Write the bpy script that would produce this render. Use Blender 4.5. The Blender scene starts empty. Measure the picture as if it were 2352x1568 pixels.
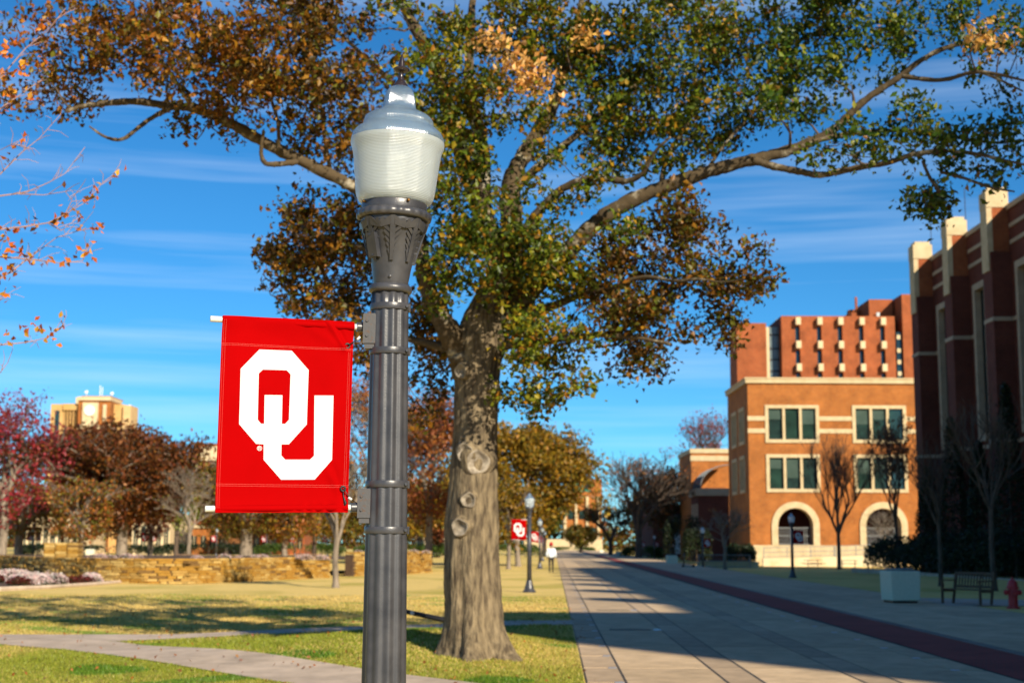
import bpy, bmesh, math, random
import numpy as np
from mathutils import Vector, Matrix
from mathutils.geometry import tessellate_polygon
R = math.radians
sc = bpy.context.scene
COL = sc.collection
# ------------------------------------------------------------------ camera
CAMZ = 1.72
M3 = Matrix.Rotation(R(90+8.1), 3, 'X') @ Matrix.Rotation(R(0.25), 3, 'Z')
cd = bpy.data.cameras.new('camera'); cam = bpy.data.objects.new('camera', cd); COL.objects.link(cam)
cam.matrix_world = Matrix.Translation((0, 0, CAMZ)) @ M3.to_4x4()
cd.sensor_width = 36; cd.lens = 50; cd.clip_end = 8000; cd.clip_start = 0.05
cd.dof.use_dof = True; cd.dof.focus_distance = 5.6; cd.dof.aperture_fstop = 4.4
sc.camera = cam
# ------------------------------------------------------------------ sky, sun, exposure
SUN_EL = R(27.0); SAZ = R(31.0)          # sun stands behind the camera, to the right
sdir = Vector((math.sin(SAZ)*math.cos(SUN_EL), -math.cos(SAZ)*math.cos(SUN_EL), math.sin(SUN_EL)))
w = bpy.data.worlds.new('World'); sc.world = w; w.use_nodes = True
nt = w.node_tree; N = nt.nodes; Lk = nt.links
bg = N['Background']; bg.inputs[1].default_value = 0.05
sky = N.new('ShaderNodeTexSky'); sky.sky_type = 'NISHITA'; sky.sun_disc = False
sky.sun_elevation = SUN_EL; sky.sun_rotation = math.atan2(sdir.x, sdir.y)
sky.air_density = .8; sky.dust_density = 0.0; sky.ozone_density = 1.6; sky.altitude = 300
hs = N.new('ShaderNodeHueSaturation'); hs.inputs['Saturation'].default_value = 1.06; hs.inputs['Value'].default_value = 1.0
tint = N.new('ShaderNodeMix'); tint.data_type = 'RGBA'; tint.blend_type = 'MULTIPLY'; tint.inputs[0].default_value = 1
tint.inputs[7].default_value = (.54, 1.17, 1.60, 1); Lk.new(sky.outputs[0], tint.inputs[6]); Lk.new(tint.outputs[2], hs.inputs['Color'])
tc = N.new('ShaderNodeTexCoord'); mp = N.new('ShaderNodeMapping')
mp.inputs['Rotation'].default_value = (0, R(4), R(12)); mp.inputs['Scale'].default_value = (1.1, .9, 24)
Lk.new(tc.outputs['Generated'], mp.inputs['Vector'])
nz = N.new('ShaderNodeTexNoise'); nz.inputs['Scale'].default_value = 1.6; nz.inputs['Detail'].default_value = 5; nz.inputs['Roughness'].default_value = .55
Lk.new(mp.outputs[0], nz.inputs['Vector'])
cr = N.new('ShaderNodeValToRGB'); cr.color_ramp.elements[0].position = .50; cr.color_ramp.elements[1].position = .90
cr.color_ramp.elements[1].color = (.42, .42, .42, 1)
Lk.new(nz.outputs[0], cr.inputs[0])
mx = N.new('ShaderNodeMix'); mx.data_type = 'RGBA'
Lk.new(cr.outputs[0], mx.inputs[0]); Lk.new(hs.outputs[0], mx.inputs[6]); mx.inputs[7].default_value = (12.0, 14.0, 16.5, 1)
Lk.new(mx.outputs[2], bg.inputs[0])
sl = bpy.data.lights.new('sun', 'SUN'); sl.energy = 5.0; sl.angle = R(.5); sl.color = (1, .88, .69)
so = bpy.data.objects.new('sun', sl); COL.objects.link(so); so.rotation_euler = sdir.to_track_quat('Z', 'Y').to_euler(); so.location = (60, -80, 90)
sc.view_settings.view_transform = 'Standard'; sc.view_settings.look = 'None'
sc.view_settings.exposure = 0.70; sc.view_settings.gamma = 1
sc.render.resolution_x = 1024; sc.render.resolution_y = 682
# ------------------------------------------------------------------ measuring helpers: photo coordinates (2352 wide) to places on a given plane
F = 3267.0
def ray(x, y): return M3 @ Vector(((x-1176)/F, -(y-784)/F, -1))
def P(x, y, Y):
    d = ray(x, y); return Vector((0, 0, CAMZ)) + d*(Y/d.y)
def G(x, y):
    d = ray(x, y); return Vector((0, 0, CAMZ)) + d*(-CAMZ/d.z)
def sst(a, b, x): t = np.clip((x-a)/(b-a), 0, 1); return t*t*(3-2*t)
RO = G(1346, 1568); RE = G(1283, 1300); RD = (RE-RO).normalized()          # left road edge
RN = Vector((RD.y, -RD.x, 0))
def road_u(x, y): return (x-RO.x)*RN.x+(y-RO.y)*RN.y
def hgt(x, y):
    x = np.asarray(x, float); y = np.asarray(y, float)
    m = .34*np.exp(-((x+1.0)/3.0)**2-((y-23.4)/2.7)**2)*sst(.05, 1.6, -road_u(x, y))
    d = -.45*sst(60, 135, y)*sst(12.5, 17, x)
    n = .02*np.sin(x*.9+1.3*np.sin(y*.35))*np.sin(y*.7)*sst(.2, 2, -road_u(x, y))*sst(90, 50, y)
    return m+d+n
def H(x, y): return float(hgt(x, y))
# ------------------------------------------------------------------ materials
def lin(r, g, b): return tuple(((c/255)/12.92 if c/255 <= .04045 else ((c/255+.055)/1.055)**2.4) for c in (r, g, b))+(1,)
MAT = {}
def mat(name, c1, c2=None, scale=4, rough=.8, bump=0, bscale=None, metal=0, stretch=(1, 1, 1), detail=6, spec=.4, lo=.35, hi=.65, coat=0, orand=0):
    if name in MAT: return MAT[name]
    m = bpy.data.materials.new(name); m.use_nodes = True; t = m.node_tree; b = t.nodes['Principled BSDF']
    b.inputs['Roughness'].default_value = rough; b.inputs['Metallic'].default_value = metal; b.inputs['Specular IOR Level'].default_value = spec
    b.inputs['Coat Weight'].default_value = coat
    c1 = tuple(c1)[:3]+(1,)
    if c2 is None and not bump: b.inputs[0].default_value = c1
    else:
        c2 = tuple(c2 or c1)[:3]+(1,)
        tcn = t.nodes.new('ShaderNodeTexCoord'); mpn = t.nodes.new('ShaderNodeMapping'); mpn.inputs['Scale'].default_value = stretch
        t.links.new(tcn.outputs['Object'], mpn.inputs[0])
        n = t.nodes.new('ShaderNodeTexNoise'); n.inputs['Scale'].default_value = scale; n.inputs['Detail'].default_value = detail; n.inputs['Roughness'].default_value = .6
        t.links.new(mpn.outputs[0], n.inputs['Vector'])
        r = t.nodes.new('ShaderNodeValToRGB'); r.color_ramp.elements[0].color = c1; r.color_ramp.elements[1].color = c2
        r.color_ramp.elements[0].position = lo; r.color_ramp.elements[1].position = hi
        t.links.new(n.outputs[0], r.inputs[0]); t.links.new(r.outputs[0], b.inputs[0])
        if orand:
            oi = t.nodes.new('ShaderNodeObjectInfo'); mr = t.nodes.new('ShaderNodeMapRange'); mr.inputs[3].default_value = 1-orand; mr.inputs[4].default_value = 1+orand*.6; t.links.new(oi.outputs['Random'], mr.inputs[0])
            n3 = t.nodes.new('ShaderNodeTexNoise'); n3.inputs['Scale'].default_value = 1.7; n3.inputs['Detail'].default_value = 10; n3.inputs['Roughness'].default_value = .7; t.links.new(tcn.outputs['Object'], n3.inputs['Vector'])
            m3 = t.nodes.new('ShaderNodeMapRange'); m3.inputs[1].default_value = .35; m3.inputs[2].default_value = .6; m3.inputs[3].default_value = .72; m3.inputs[4].default_value = 1.05; t.links.new(n3.outputs[0], m3.inputs[0])
            pm = t.nodes.new('ShaderNodeMath'); pm.operation = 'MULTIPLY'; t.links.new(mr.outputs[0], pm.inputs[0]); t.links.new(m3.outputs[0], pm.inputs[1])
            vm = t.nodes.new('ShaderNodeVectorMath'); vm.operation = 'SCALE'; t.links.new(r.outputs[0], vm.inputs[0]); t.links.new(pm.outputs[0], vm.inputs['Scale']); t.links.new(vm.outputs[0], b.inputs[0])
        if bump:
            n2 = t.nodes.new('ShaderNodeTexNoise'); n2.inputs['Scale'].default_value = bscale or scale*3; n2.inputs['Detail'].default_value = 5
            t.links.new(mpn.outputs[0], n2.inputs['Vector'])
            bp = t.nodes.new('ShaderNodeBump'); bp.inputs['Strength'].default_value = 1; bp.inputs['Distance'].default_value = bump
            t.links.new(n2.outputs[0], bp.inputs['Height']); t.links.new(bp.outputs[0], b.inputs['Normal'])
    MAT[name] = m; return m
def brickmat(name, a, b_, mortar, bw=.24, bh=.08, axis='xz'):
    m = bpy.data.materials.new(name); m.use_nodes = True; t = m.node_tree; p = t.nodes['Principled BSDF']; p.inputs['Roughness'].default_value = .9
    p.inputs['Specular IOR Level'].default_value = .25
    tcn = t.nodes.new('ShaderNodeTexCoord'); sx = t.nodes.new('ShaderNodeSeparateXYZ'); t.links.new(tcn.outputs['Object'], sx.inputs[0])
    ad = t.nodes.new('ShaderNodeMath'); ad.operation = 'ADD'; t.links.new(sx.outputs['X'], ad.inputs[0]); t.links.new(sx.outputs['Y'], ad.inputs[1])
    cx = t.nodes.new('ShaderNodeCombineXYZ'); t.links.new(ad.outputs[0], cx.inputs['X']); t.links.new(sx.outputs['Z' if axis == 'xz' else 'Y'], cx.inputs['Y'])
    if axis == 'xy': t.links.new(sx.outputs['X'], cx.inputs['X'])
    br = t.nodes.new('ShaderNodeTexBrick'); t.links.new(cx.outputs[0], br.inputs['Vector']); br.inputs['Scale'].default_value = 1
    br.inputs['Color1'].default_value = tuple(a)[:3]+(1,); br.inputs['Color2'].default_value = tuple(b_)[:3]+(1,); br.inputs['Mortar'].default_value = tuple(mortar)[:3]+(1,)
    br.inputs['Brick Width'].default_value = bw; br.inputs['Row Height'].default_value = bh; br.inputs['Mortar Size'].default_value = bh*.12; br.inputs['Bias'].default_value = -.1
    n = t.nodes.new('ShaderNodeTexNoise'); n.inputs['Scale'].default_value = .55; n.inputs['Detail'].default_value = 12; n.inputs['Roughness'].default_value = .72; t.links.new(tcn.outputs['Object'], n.inputs['Vector'])
    mr = t.nodes.new('ShaderNodeMapRange'); mr.inputs[1].default_value = .3; mr.inputs[2].default_value = .7; mr.inputs[3].default_value = .62; mr.inputs[4].default_value = 1.28
    t.links.new(n.outputs[0], mr.inputs[0])
    mu = t.nodes.new('ShaderNodeVectorMath'); mu.operation = 'SCALE'; t.links.new(br.outputs[0], mu.inputs[0]); t.links.new(mr.outputs[0], mu.inputs['Scale'])
    t.links.new(mu.outputs[0], p.inputs[0])
    bp = t.nodes.new('ShaderNodeBump'); bp.inputs['Distance'].default_value = .008; bp.invert = True; t.links.new(br.outputs['Fac'], bp.inputs['Height']); t.links.new(bp.outputs[0], p.inputs['Normal'])
    MAT[name] = m; return m
def leafmat(name='leaf', gloss=.28, transl=.35):
    m = bpy.data.materials.new(name); m.use_nodes = True; t = m.node_tree; p = t.nodes['Principled BSDF']
    a = t.nodes.new('ShaderNodeAttribute'); a.attribute_name = 'leafcol'
    p.inputs['Roughness'].default_value = .42; p.inputs['Specular IOR Level'].default_value = gloss
    t.links.new(a.outputs['Color'], p.inputs[0])
    tr = t.nodes.new('ShaderNodeBsdfTranslucent'); t.links.new(a.outputs['Color'], tr.inputs[0])
    ms = t.nodes.new('ShaderNodeMixShader'); ms.inputs[0].default_value = transl
    t.links.new(p.outputs[0], ms.inputs[1]); t.links.new(tr.outputs[0], ms.inputs[2])
    t.links.new(ms.outputs[0], t.nodes['Material Output'].inputs[0]); MAT[name] = m; return m
leaf_m = leafmat(); petal_m = leafmat('petal', .2, .3); blade_m = leafmat('grass_blade', .25, .4)
iron = mat('painted_iron', (.028, .030, .038), (.056, .057, .065), 9, .36, .0005, 160, spec=.55)
iron_dark = mat('dark_bronze_paint', (.02, .014, .016), (.03, .02, .022), 20, .25, spec=.6)
alu = mat('pale_rod', (.52, .54, .53), (.62, .63, .61), 40, .45, spec=.5)
red = mat('banner_fabric', (.295, .0, .0003), (.33, .0, .0006), 3, .9, .0004, 900, spec=.04)
white = mat('white_print', (.58, .59, .60), (.62, .63, .64), 3, .7, spec=.2)
thread = mat('seam_thread', (.75, .12, .1), rough=.8)
black = mat('black_plastic', (.012, .012, .014), rough=.4)
stonec = mat('cream_limestone', (.46, .35, .19), (.56, .44, .26), 1.5, .85, .004, 20)
stonew = mat('stained_concrete', (.60, .50, .32), (.50, .28, .08), .45, .85, .003, 12, lo=.5, hi=.8)
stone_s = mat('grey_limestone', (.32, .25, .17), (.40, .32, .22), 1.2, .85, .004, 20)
brick_o = brickmat('orange_brick', (.40, .125, .020), (.29, .080, .014), (.36, .20, .08))
brick_r = brickmat('red_brick', (.34, .085, .024), (.27, .062, .020), (.30, .13, .06))
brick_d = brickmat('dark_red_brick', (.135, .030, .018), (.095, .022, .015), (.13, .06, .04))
glassd = mat('window_glass', (.010, .018, .018), (.02, .045, .04), .7, .06, spec=.7)
glassg = mat('green_window_glass', (.010, .022, .018), (.02, .05, .038), .5, .12, spec=.6)
bark_o = mat('oak_bark', (.060, .043, .026), (.235, .18, .105), 3.2, .95, .04, 6.0, stretch=(4.5, 4.5, 1.0), lo=.36, hi=.64)
limb_m = mat('lichen_bark', (.075, .052, .026), (.40, .36, .27), 4.5, .95, .022, 9, lo=.55, hi=.72)
bark_g = mat('grey_bark', (.12, .095, .07), (.27, .22, .17), 3, .95, .01, 12, stretch=(2, 2, .5))
bark_d = mat('dark_bark', (.05, .035, .025), (.12, .085, .06), 3, .95, .01, 12, stretch=(2, 2, .5))
conc = mat('concrete_slab', (.50, .36, .21), (.60, .44, .27), .7, .9, .002, 40, detail=9, orand=.16)
conc_b = mat('concrete_band', (.43, .31, .19), (.51, .375, .24), .8, .9, .002, 40, detail=9, orand=.18)
conc_k = mat('border_paver', (.19, .15, .115), (.26, .205, .16), .9, .9, .002, 40, detail=9, orand=.18)
path_m = mat('path_concrete', (.44, .345, .255), (.53, .42, .32), .5, .9, .002, 30, detail=9, orand=.04)
joint = mat('joint_filler', (.045, .04, .035), (.07, .06, .05), 3, .95)
steel = mat('joint_plate', (.45, .45, .45), rough=.4, metal=.6)
redlane = brickmat('red_paver_lane', (.34, .045, .030), (.25, .036, .028), (.16, .06, .05), .22, .11, 'xy')
binm = mat('pale_aggregate', (.58, .57, .42), (.66, .65, .50), 25, .9, .003, 60)
wood = mat('weathered_teak', (.10, .055, .03), (.16, .09, .05), 6, .8, .002, 30, stretch=(1, 8, 8))
hyd = mat('red_hydrant_paint', (.42, .02, .025), (.5, .03, .03), 9, .45)
green_p = mat('green_scooter_paint', (.01, .11, .09), rough=.35)
rail_m = mat('grey_rail', (.20, .21, .21), rough=.5)
soil = mat('mulch', (.055, .03, .018), (.10, .06, .035), 8, .95, .02, 20)
cream = mat('cream_wall', (.56, .43, .25), (.62, .49, .30), .6, .9)
buff = mat('buff_brick', (.50, .30, .10), (.56, .35, .14), .5, .9)
roofg = mat('copper_green_roof', (.045, .24, .13), (.07, .30, .17), 1, .7)
jean = mat('dark_trousers', (.02, .018, .02), rough=.85); jack = mat('pale_jacket', (.72, .78, .82), (.80, .85, .88), 8, .8)
skin = mat('skin', (.45, .26, .18), rough=.6); shoe = mat('shoes', (.05, .04, .035), rough=.6); hatm = mat('red_knit', (.35, .01, .015), rough=.95)
# ------------------------------------------------------------------ object helpers
WL = {}
def tag(o, label=None, cat=None, group=None, kind=None):
    if label: o['label'] = label
    if cat: o['category'] = cat
    if group: o['group'] = group
    if kind: o['kind'] = kind
    return o
def thing(name, label, cat, loc=(0, 0, 0), rz=0, group=None):
    o = bpy.data.objects.new(name, None); COL.objects.link(o); o.location = loc; o.rotation_euler = (0, 0, rz); o.empty_display_size = .2
    WL[o.name] = Vector(loc); return tag(o, label, cat, group)
def link(name, me, parent=None, loc=None):
    o = bpy.data.objects.new(name, me); COL.objects.link(o)
    if parent is not None: o.parent = parent; WL[o.name] = WL.get(parent.name, Vector())
    if loc is not None: o.location = loc
    return o
def copy_tree(o, parent=None, **kw):
    c = o.copy(); COL.objects.link(c); c.parent = parent
    for ch in [q for q in CH.get(o.name, [])]: copy_tree(ch, c)
    return c
CH = {}
def cache_children(root):
    for q in root.children: CH.setdefault(root.name, []).append(q); cache_children(q)
class MB:
    def __init__(s): s.v = []; s.f = []; s.m = []
    def add(s, vs, fs, mi=0):
        n = len(s.v); s.v += [tuple(v) for v in vs]; s.f += [tuple(i+n for i in f) for f in fs]; s.m += [mi]*len(fs); return s
    def box(s, x0, x1, y0, y1, z0, z1, mi=0, M=None, bev=0):
        vs = [Vector((x, y, z)) for x in (x0, x1) for y in (y0, y1) for z in (z0, z1)]
        if M is not None: vs = [M @ v for v in vs]
        return s.add(vs, [(0, 1, 3, 2), (4, 6, 7, 5), (0, 4, 5, 1), (2, 3, 7, 6), (0, 2, 6, 4), (1, 5, 7, 3)], mi)
    def tube(s, pts, rad, n=8, caps=True, mi=0):
        pts = [Vector(p) for p in pts]; k = len(pts)
        if not hasattr(rad, '__len__'): rad = [rad]*k
        up = None; vs = []; fs = []
        for i in range(k):
            t = (pts[min(i+1, k-1)]-pts[max(i-1, 0)])
            if t.length < 1e-9: t = Vector((0, 0, 1))
            t.normalize()
            if up is None: up = t.orthogonal().normalized()
            else:
                up = up-t*up.dot(t)
                up = up.normalized() if up.length > 1e-6 else t.orthogonal().normalized()
            b = t.cross(up)
            for j in range(n):
                a = 2*math.pi*j/n; vs.append(pts[i]+(up*math.cos(a)+b*math.sin(a))*rad[i])
        for i in range(k-1):
            for j in range(n): fs.append((i*n+j, i*n+(j+1) % n, (i+1)*n+(j+1) % n, (i+1)*n+j))
        if caps: fs.append(tuple(range(n-1, -1, -1))); fs.append(tuple((k-1)*n+j for j in range(n)))
        return s.add(vs, fs, mi)
    def lathe(s, prof, n=48, M=None, mod=None, mi=0, caps=True):
        vs = []; fs = []
        for (r, z) in prof:
            for j in range(n):
                a = 2*math.pi*j/n; rr = r if mod is None else mod(r, z, a)
                v = Vector((rr*math.cos(a), rr*math.sin(a), z)); vs.append(M @ v if M is not None else v)
        k = len(prof)
        for i in range(k-1):
            for j in range(n): fs.append((i*n+j, i*n+(j+1) % n, (i+1)*n+(j+1) % n, (i+1)*n+j))
        if caps: fs.append(tuple(range(n-1, -1, -1))); fs.append(tuple((k-1)*n+j for j in range(n)))
        return s.add(vs, fs, mi)
    def plate(s, loops, fmap, d0, d1, mi=0):
        """flat slab with openings: loops of (a,b), fmap(a,b,d) -> point"""
        L3 = [[Vector((a, b, 0)) for a, b in lp] for lp in loops]; tri = tessellate_polygon(L3)
        flat = [q for lp in loops for q in lp]; n = len(flat)
        vs = [fmap(a, b, d0) for a, b in flat]+[fmap(a, b, d1) for a, b in flat]
        fs = [tuple(t) for t in tri]+[tuple(i+n for i in reversed(t)) for t in tri]
        o = 0
        for lp in loops:
            k = len(lp)
            for i in range(k): fs.append((o+i, o+(i+1) % k, n+o+(i+1) % k, n+o+i))
            o += k
        return s.add(vs, fs, mi)
    def build(s, name, m, parent=None, smooth=False, world=True, loc=None, recalc=True, angle=None):
        me = bpy.data.meshes.new(name); off = WL.get(parent.name, Vector()) if (parent is not None and world) else Vector()
        if loc is not None and parent is None: off = Vector(loc)
        me.from_pydata([(v[0]-off[0], v[1]-off[1], v[2]-off[2]) for v in s.v], [], s.f)
        for q in (m if isinstance(m, (list, tuple)) else [m]): me.materials.append(q)
        if any(s.m): me.polygons.foreach_set('material_index', s.m)
        if recalc:
            bm = bmesh.new(); bm.from_mesh(me); bmesh.ops.recalc_face_normals(bm, faces=bm.faces); bm.to_mesh(me); bm.free()
        if smooth: me.polygons.foreach_set('use_smooth', [True]*len(me.polygons))
        if angle: me.set_sharp_from_angle(angle=R(angle))
        return link(name, me, parent, loc if parent is None else None)
def fast_mesh(name, V, Fq, m, cols=None):
    """V (n,3), Fq (k,3|4) numpy"""
    me = bpy.data.meshes.new(name); k, q = Fq.shape
    me.vertices.add(len(V)); me.vertices.foreach_set('co', V.astype(np.float32).ravel())
    me.loops.add(k*q); me.loops.foreach_set('vertex_index', Fq.astype(np.int32).ravel())
    me.polygons.add(k); me.polygons.foreach_set('loop_start', np.arange(0, k*q, q, dtype=np.int32)); me.polygons.foreach_set('loop_total', np.full(k, q, np.int32))
    me.update(calc_edges=True)
    if cols is not None:
        at = me.attributes.new('leafcol', 'FLOAT_COLOR', 'POINT'); at.data.foreach_set('color', np.concatenate([cols, np.ones((len(cols), 1))], 1).astype(np.float32).ravel())
    me.materials.append(m); return me
def leaf_arrays(rng, C, size, cols, droop=.3, aspect=.62):
    n = len(C); a = rng.normal(size=(n, 3)); a[:, 2] -= droop; a /= np.linalg.norm(a, axis=1)[:, None]
    b = np.cross(a, rng.normal(size=(n, 3))); b /= np.linalg.norm(b, axis=1)[:, None]; nn = np.cross(a, b)
    size = np.asarray(size)[:, None]*np.ones((n, 1)); w_ = size*aspect*.5
    V = np.stack([C-a*size*.5, C+b*w_+nn*size*.12+a*size*.08, C+a*size*.5-nn*size*.08, C-b*w_+nn*size*.12+a*size*.08], 1).reshape(-1, 3)
    i = np.arange(n)[:, None]*4; Fc = np.concatenate([i+np.array([[0, 1, 2]]), i+np.array([[0, 2, 3]])], 1).reshape(-1, 3)
    return V, Fc, np.repeat(cols, 4, 0)
def palette(rng, n, pal):
    cs = np.array([p[:3] for p in pal]); wt = np.array([p[3] for p in pal], float); wt /= wt.sum()
    c = cs[rng.choice(len(cs), n, p=wt)]
    return np.clip(c*rng.uniform(.65, 1.35, (n, 1))*rng.uniform(.9, 1.1, (n, 3)), .002, .9)
rnd = random.Random(7)
# ================================================================== ground
xs = np.unique(np.concatenate([np.arange(-16, 16.1, .4), np.arange(16, 60, 2.), -np.arange(16, 60, 2.), [-3000, -1500, -800, -400, -200, -120, -80, 80, 120, 200, 400, 800, 1500, 3000]]))
ys = np.unique(np.concatenate([np.arange(12, 40, .4), np.arange(40, 180, 2.5), [-3000, -800, -300, -100, -40, -10, 0, 5, 200, 240, 300, 400, 600, 1000, 2000, 4000]]))
XX, YY = np.meshgrid(xs, ys); V = np.stack([XX, YY, hgt(XX, YY)], -1).reshape(-1, 3); nx_, ny_ = len(xs), len(ys)
ii = (np.arange(ny_-1)[:, None]*nx_+np.arange(nx_-1)[None]).ravel(); Fq = np.stack([ii, ii+1, ii+1+nx_, ii+nx_], 1)
def lawnmat():
    m = bpy.data.materials.new('lawn'); m.use_nodes = True; t = m.node_tree; b = t.nodes['Principled BSDF']; b.inputs['Roughness'].default_value = .95; b.inputs['Specular IOR Level'].default_value = .15
    tcn = t.nodes.new('ShaderNodeTexCoord')
    def noise(s, d, st=(1, 1, 1)):
        mpn = t.nodes.new('ShaderNodeMapping'); mpn.inputs['Scale'].default_value = st; t.links.new(tcn.outputs['Object'], mpn.inputs[0])
        n = t.nodes.new('ShaderNodeTexNoise'); n.inputs['Scale'].default_value = s; n.inputs['Detail'].default_value = d; t.links.new(mpn.outputs[0], n.inputs['Vector']); return n
    def ramp(n, p0, c0, p1, c1):
        r = t.nodes.new('ShaderNodeValToRGB'); r.color_ramp.elements[0].position = p0; r.color_ramp.elements[0].color = c0; r.color_ramp.elements[1].position = p1; r.color_ramp.elements[1].color = c1
        t.links.new(n.outputs[0], r.inputs[0]); return r
    a = ramp(noise(.22, 6, (1, .6, 1)), .50, (.66, .49, .17, 1), .72, (.34, .30, .05, 1))
    c = ramp(noise(14, 8), .3, (.82, .82, .78, 1), .75, (1.25, 1.2, 1.1, 1))
    mu = t.nodes.new('ShaderNodeMix'); mu.data_type = 'RGBA'; mu.blend_type = 'MULTIPLY'; mu.inputs[0].default_value = 1
    t.links.new(a.outputs[0], mu.inputs[6]); t.links.new(c.outputs[0], mu.inputs[7]); t.links.new(mu.outputs[2], b.inputs[0])
    bp = t.nodes.new('ShaderNodeBump'); bp.inputs['Distance'].default_value = .012; t.links.new(noise(22, 6).outputs[0], bp.inputs['Height']); t.links.new(bp.outputs[0], b.inputs['Normal'])
    return m
me = fast_mesh('lawn', V, Fq, lawnmat()); me.polygons.foreach_set('use_smooth', [True]*len(me.polygons)); tag(link('lawn', me), kind='structure')
def drape(name, A, B, m, dz, sub=40, kids=None):
    """strip between two polylines on the ground"""
    def res(Pl):
        Pl = [Vector((p[0], p[1], 0)) for p in Pl]; L = [0]
        for i in range(len(Pl)-1): L.append(L[-1]+(Pl[i+1]-Pl[i]).length)
        out = []
        for k in range(sub+1):
            s_ = L[-1]*k/sub; i = max(j for j in range(len(L)-1) if L[j] <= s_+1e-9); out.append(Pl[i].lerp(Pl[i+1], (s_-L[i])/(L[i+1]-L[i])))
        return out
    a, b = res(A), res(B); mb = MB(); q = 6
    vs = []; fs = []
    for i in range(sub+1):
        for j in range(q+1):
            p = a[i].lerp(b[i], j/q); vs.append((p.x, p.y, H(p.x, p.y)+dz))
    for i in range(sub):
        for j in range(q): o = i*(q+1)+j; fs.append((o, o+1, o+q+2, o+q+1))
    mb.add(vs, fs); o = mb.build(name, m, smooth=True, recalc=False); return tag(o, kind='structure')
pathH = ([G(*p) for p in [(-420, 1460), (0, 1457), (420, 1457), (1180, 1426), (1338, 1424)]], [G(*p) for p in [(-420, 1484), (0, 1480), (269, 1472), (1180, 1436), (1338, 1434)]])
pathD = ([G(*p) for p in [(60, 1472), (269, 1473), (330, 1482), (476, 1500), (831, 1542), (1100, 1572), (1372, 1600)]], [G(*p) for p in [(-40, 1479), (146, 1491), (293, 1515), (439, 1537), (604, 1562), (1000, 1622), (1384, 1680)]])
drape('path', *pathH, path_m, .012, 60); drape('path', *pathD, path_m, .017, 40)
# ---- road: joint sheet, then slabs, border pavers and bands with open joints
def rp(u, v, z=0): p = RO+RN*u+RD*v; return Vector((p.x, p.y, z))
V0, V1 = -6.5, 400; UW = 13.0
road = MB(); road.add([rp(0, V0, .004), rp(UW-1.2, V0, .004), rp(UW-1.2, V1, .004), rp(0, V1, .004)], [(0, 1, 2, 3)])
road = tag(road.build('road', joint, recalc=False), kind='structure'); ang = math.atan2(RD.y, RD.x)-math.pi/2
STEP = 2.15
def slab_mesh(name, w_, l_, h_, m):
    b = MB(); c = .008
    b.add([(c, c, h_), (w_-c, c, h_), (w_-c, l_-c, h_), (c, l_-c, h_), (0, 0, h_-c), (w_, 0, h_-c), (w_, l_, h_-c), (0, l_, h_-c), (0, 0, .0045), (w_, 0, .0045), (w_, l_, .0045), (0, l_, .0045)],
          [(0, 1, 2, 3), (4, 5, 1, 0), (5, 6, 2, 1), (6, 7, 3, 2), (7, 4, 0, 3), (8, 9, 5, 4), (9, 10, 6, 5), (10, 11, 7, 6), (11, 8, 4, 7)])
    me_ = bpy.data.meshes.new(name); me_.from_pydata(b.v, [], b.f); me_.materials.append(m); return me_
def slab_row(name, u0, u1, m, gap_u=.025, gap_v=.03, step=STEP, vmax=125, h_=.014, v0=V0):
    me_ = slab_mesh(name, u1-u0-gap_u, step-gap_v, h_, m); v = v0
    while v < vmax:
        o = link(name, me_, road); p = rp(u0+gap_u/2, v+gap_v/2); o.location = p; o.rotation_euler = (0, 0, ang); v += step
    b = MB(); b.add([rp(u0+gap_u/2, v, h_-.001), rp(u1-gap_u/2, v, h_-.001), rp(u1-gap_u/2, V1, h_-.001), rp(u0+gap_u/2, V1, h_-.001)], [(0, 1, 2, 3)]); b.build(name+'_strip', m, road, recalc=False)
slab_row('border_paver', 0, .50, conc_b, .025, .13)
slab_row('road_slab', .50, 1.78, conc, .025, .02, STEP*2)
slab_row('band_paver', 1.78, 2.24, conc_b, .025, .02, STEP)
slab_row('road_slab', 2.24, 3.52, conc, .03, .02, STEP*2)
slab_row('band_paver', 3.52, 3.98, conc_b, .03, .02, STEP)
slab_row('road_slab', 3.98, 5.15, conc, .03, .02, STEP*2)
slab_row('border_paver', 5.15, 5.6, conc, .02, .13)
b = MB(); b.add([rp(5.62, V0, .012), rp(6.95, V0, .012), rp(8.6, V1, .012), rp(7.2, V1, .012)], [(0, 1, 2, 3)]); b.build('red_lane', redlane, road, recalc=False)
slab_row('edge_paver', 6.98, 7.25, conc_k, .02, .03, STEP)
slab_row('walk_slab', 7.25, 9.5, conc, .03, .03, 3.0, 120)
slab_row('walk_slab', 9.5, 11.7, conc, .03, .03, 3.0, 120)
me_ = slab_mesh('joint_plate', .12, .12, .019, steel)
for k in range(26):
    for u in (.36, 5.12): o = link('joint_plate', me_, road); o.location = rp(u, V0+STEP*k-.035); o.rotation_euler = (0, 0, ang)
me_ = slab_mesh('inlaid_plate', .16, .42, .019, steel); me2 = slab_mesh('drain_cover', .85, .30, .018, joint)
for k in range(9):
    o = link('inlaid_plate', me_, road); o.location = rp(1.62, 11.0+k*8.6); o.rotation_euler = (0, 0, ang)
    o = link('drain_cover', me2, road); o.location = rp(.72, 11.0+k*8.6); o.rotation_euler = (0, 0, ang)
b = MB(); q = [G(*p) for p in [(2095, 1373), (2352, 1378), (2420, 1392), (2180, 1392)]]
b.add([(p.x, p.y, H(p.x, p.y)+.02) for p in q], [(0, 1, 2, 3)]); tag(b.build('bench_pad', path_m, recalc=False), kind='structure')
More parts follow.
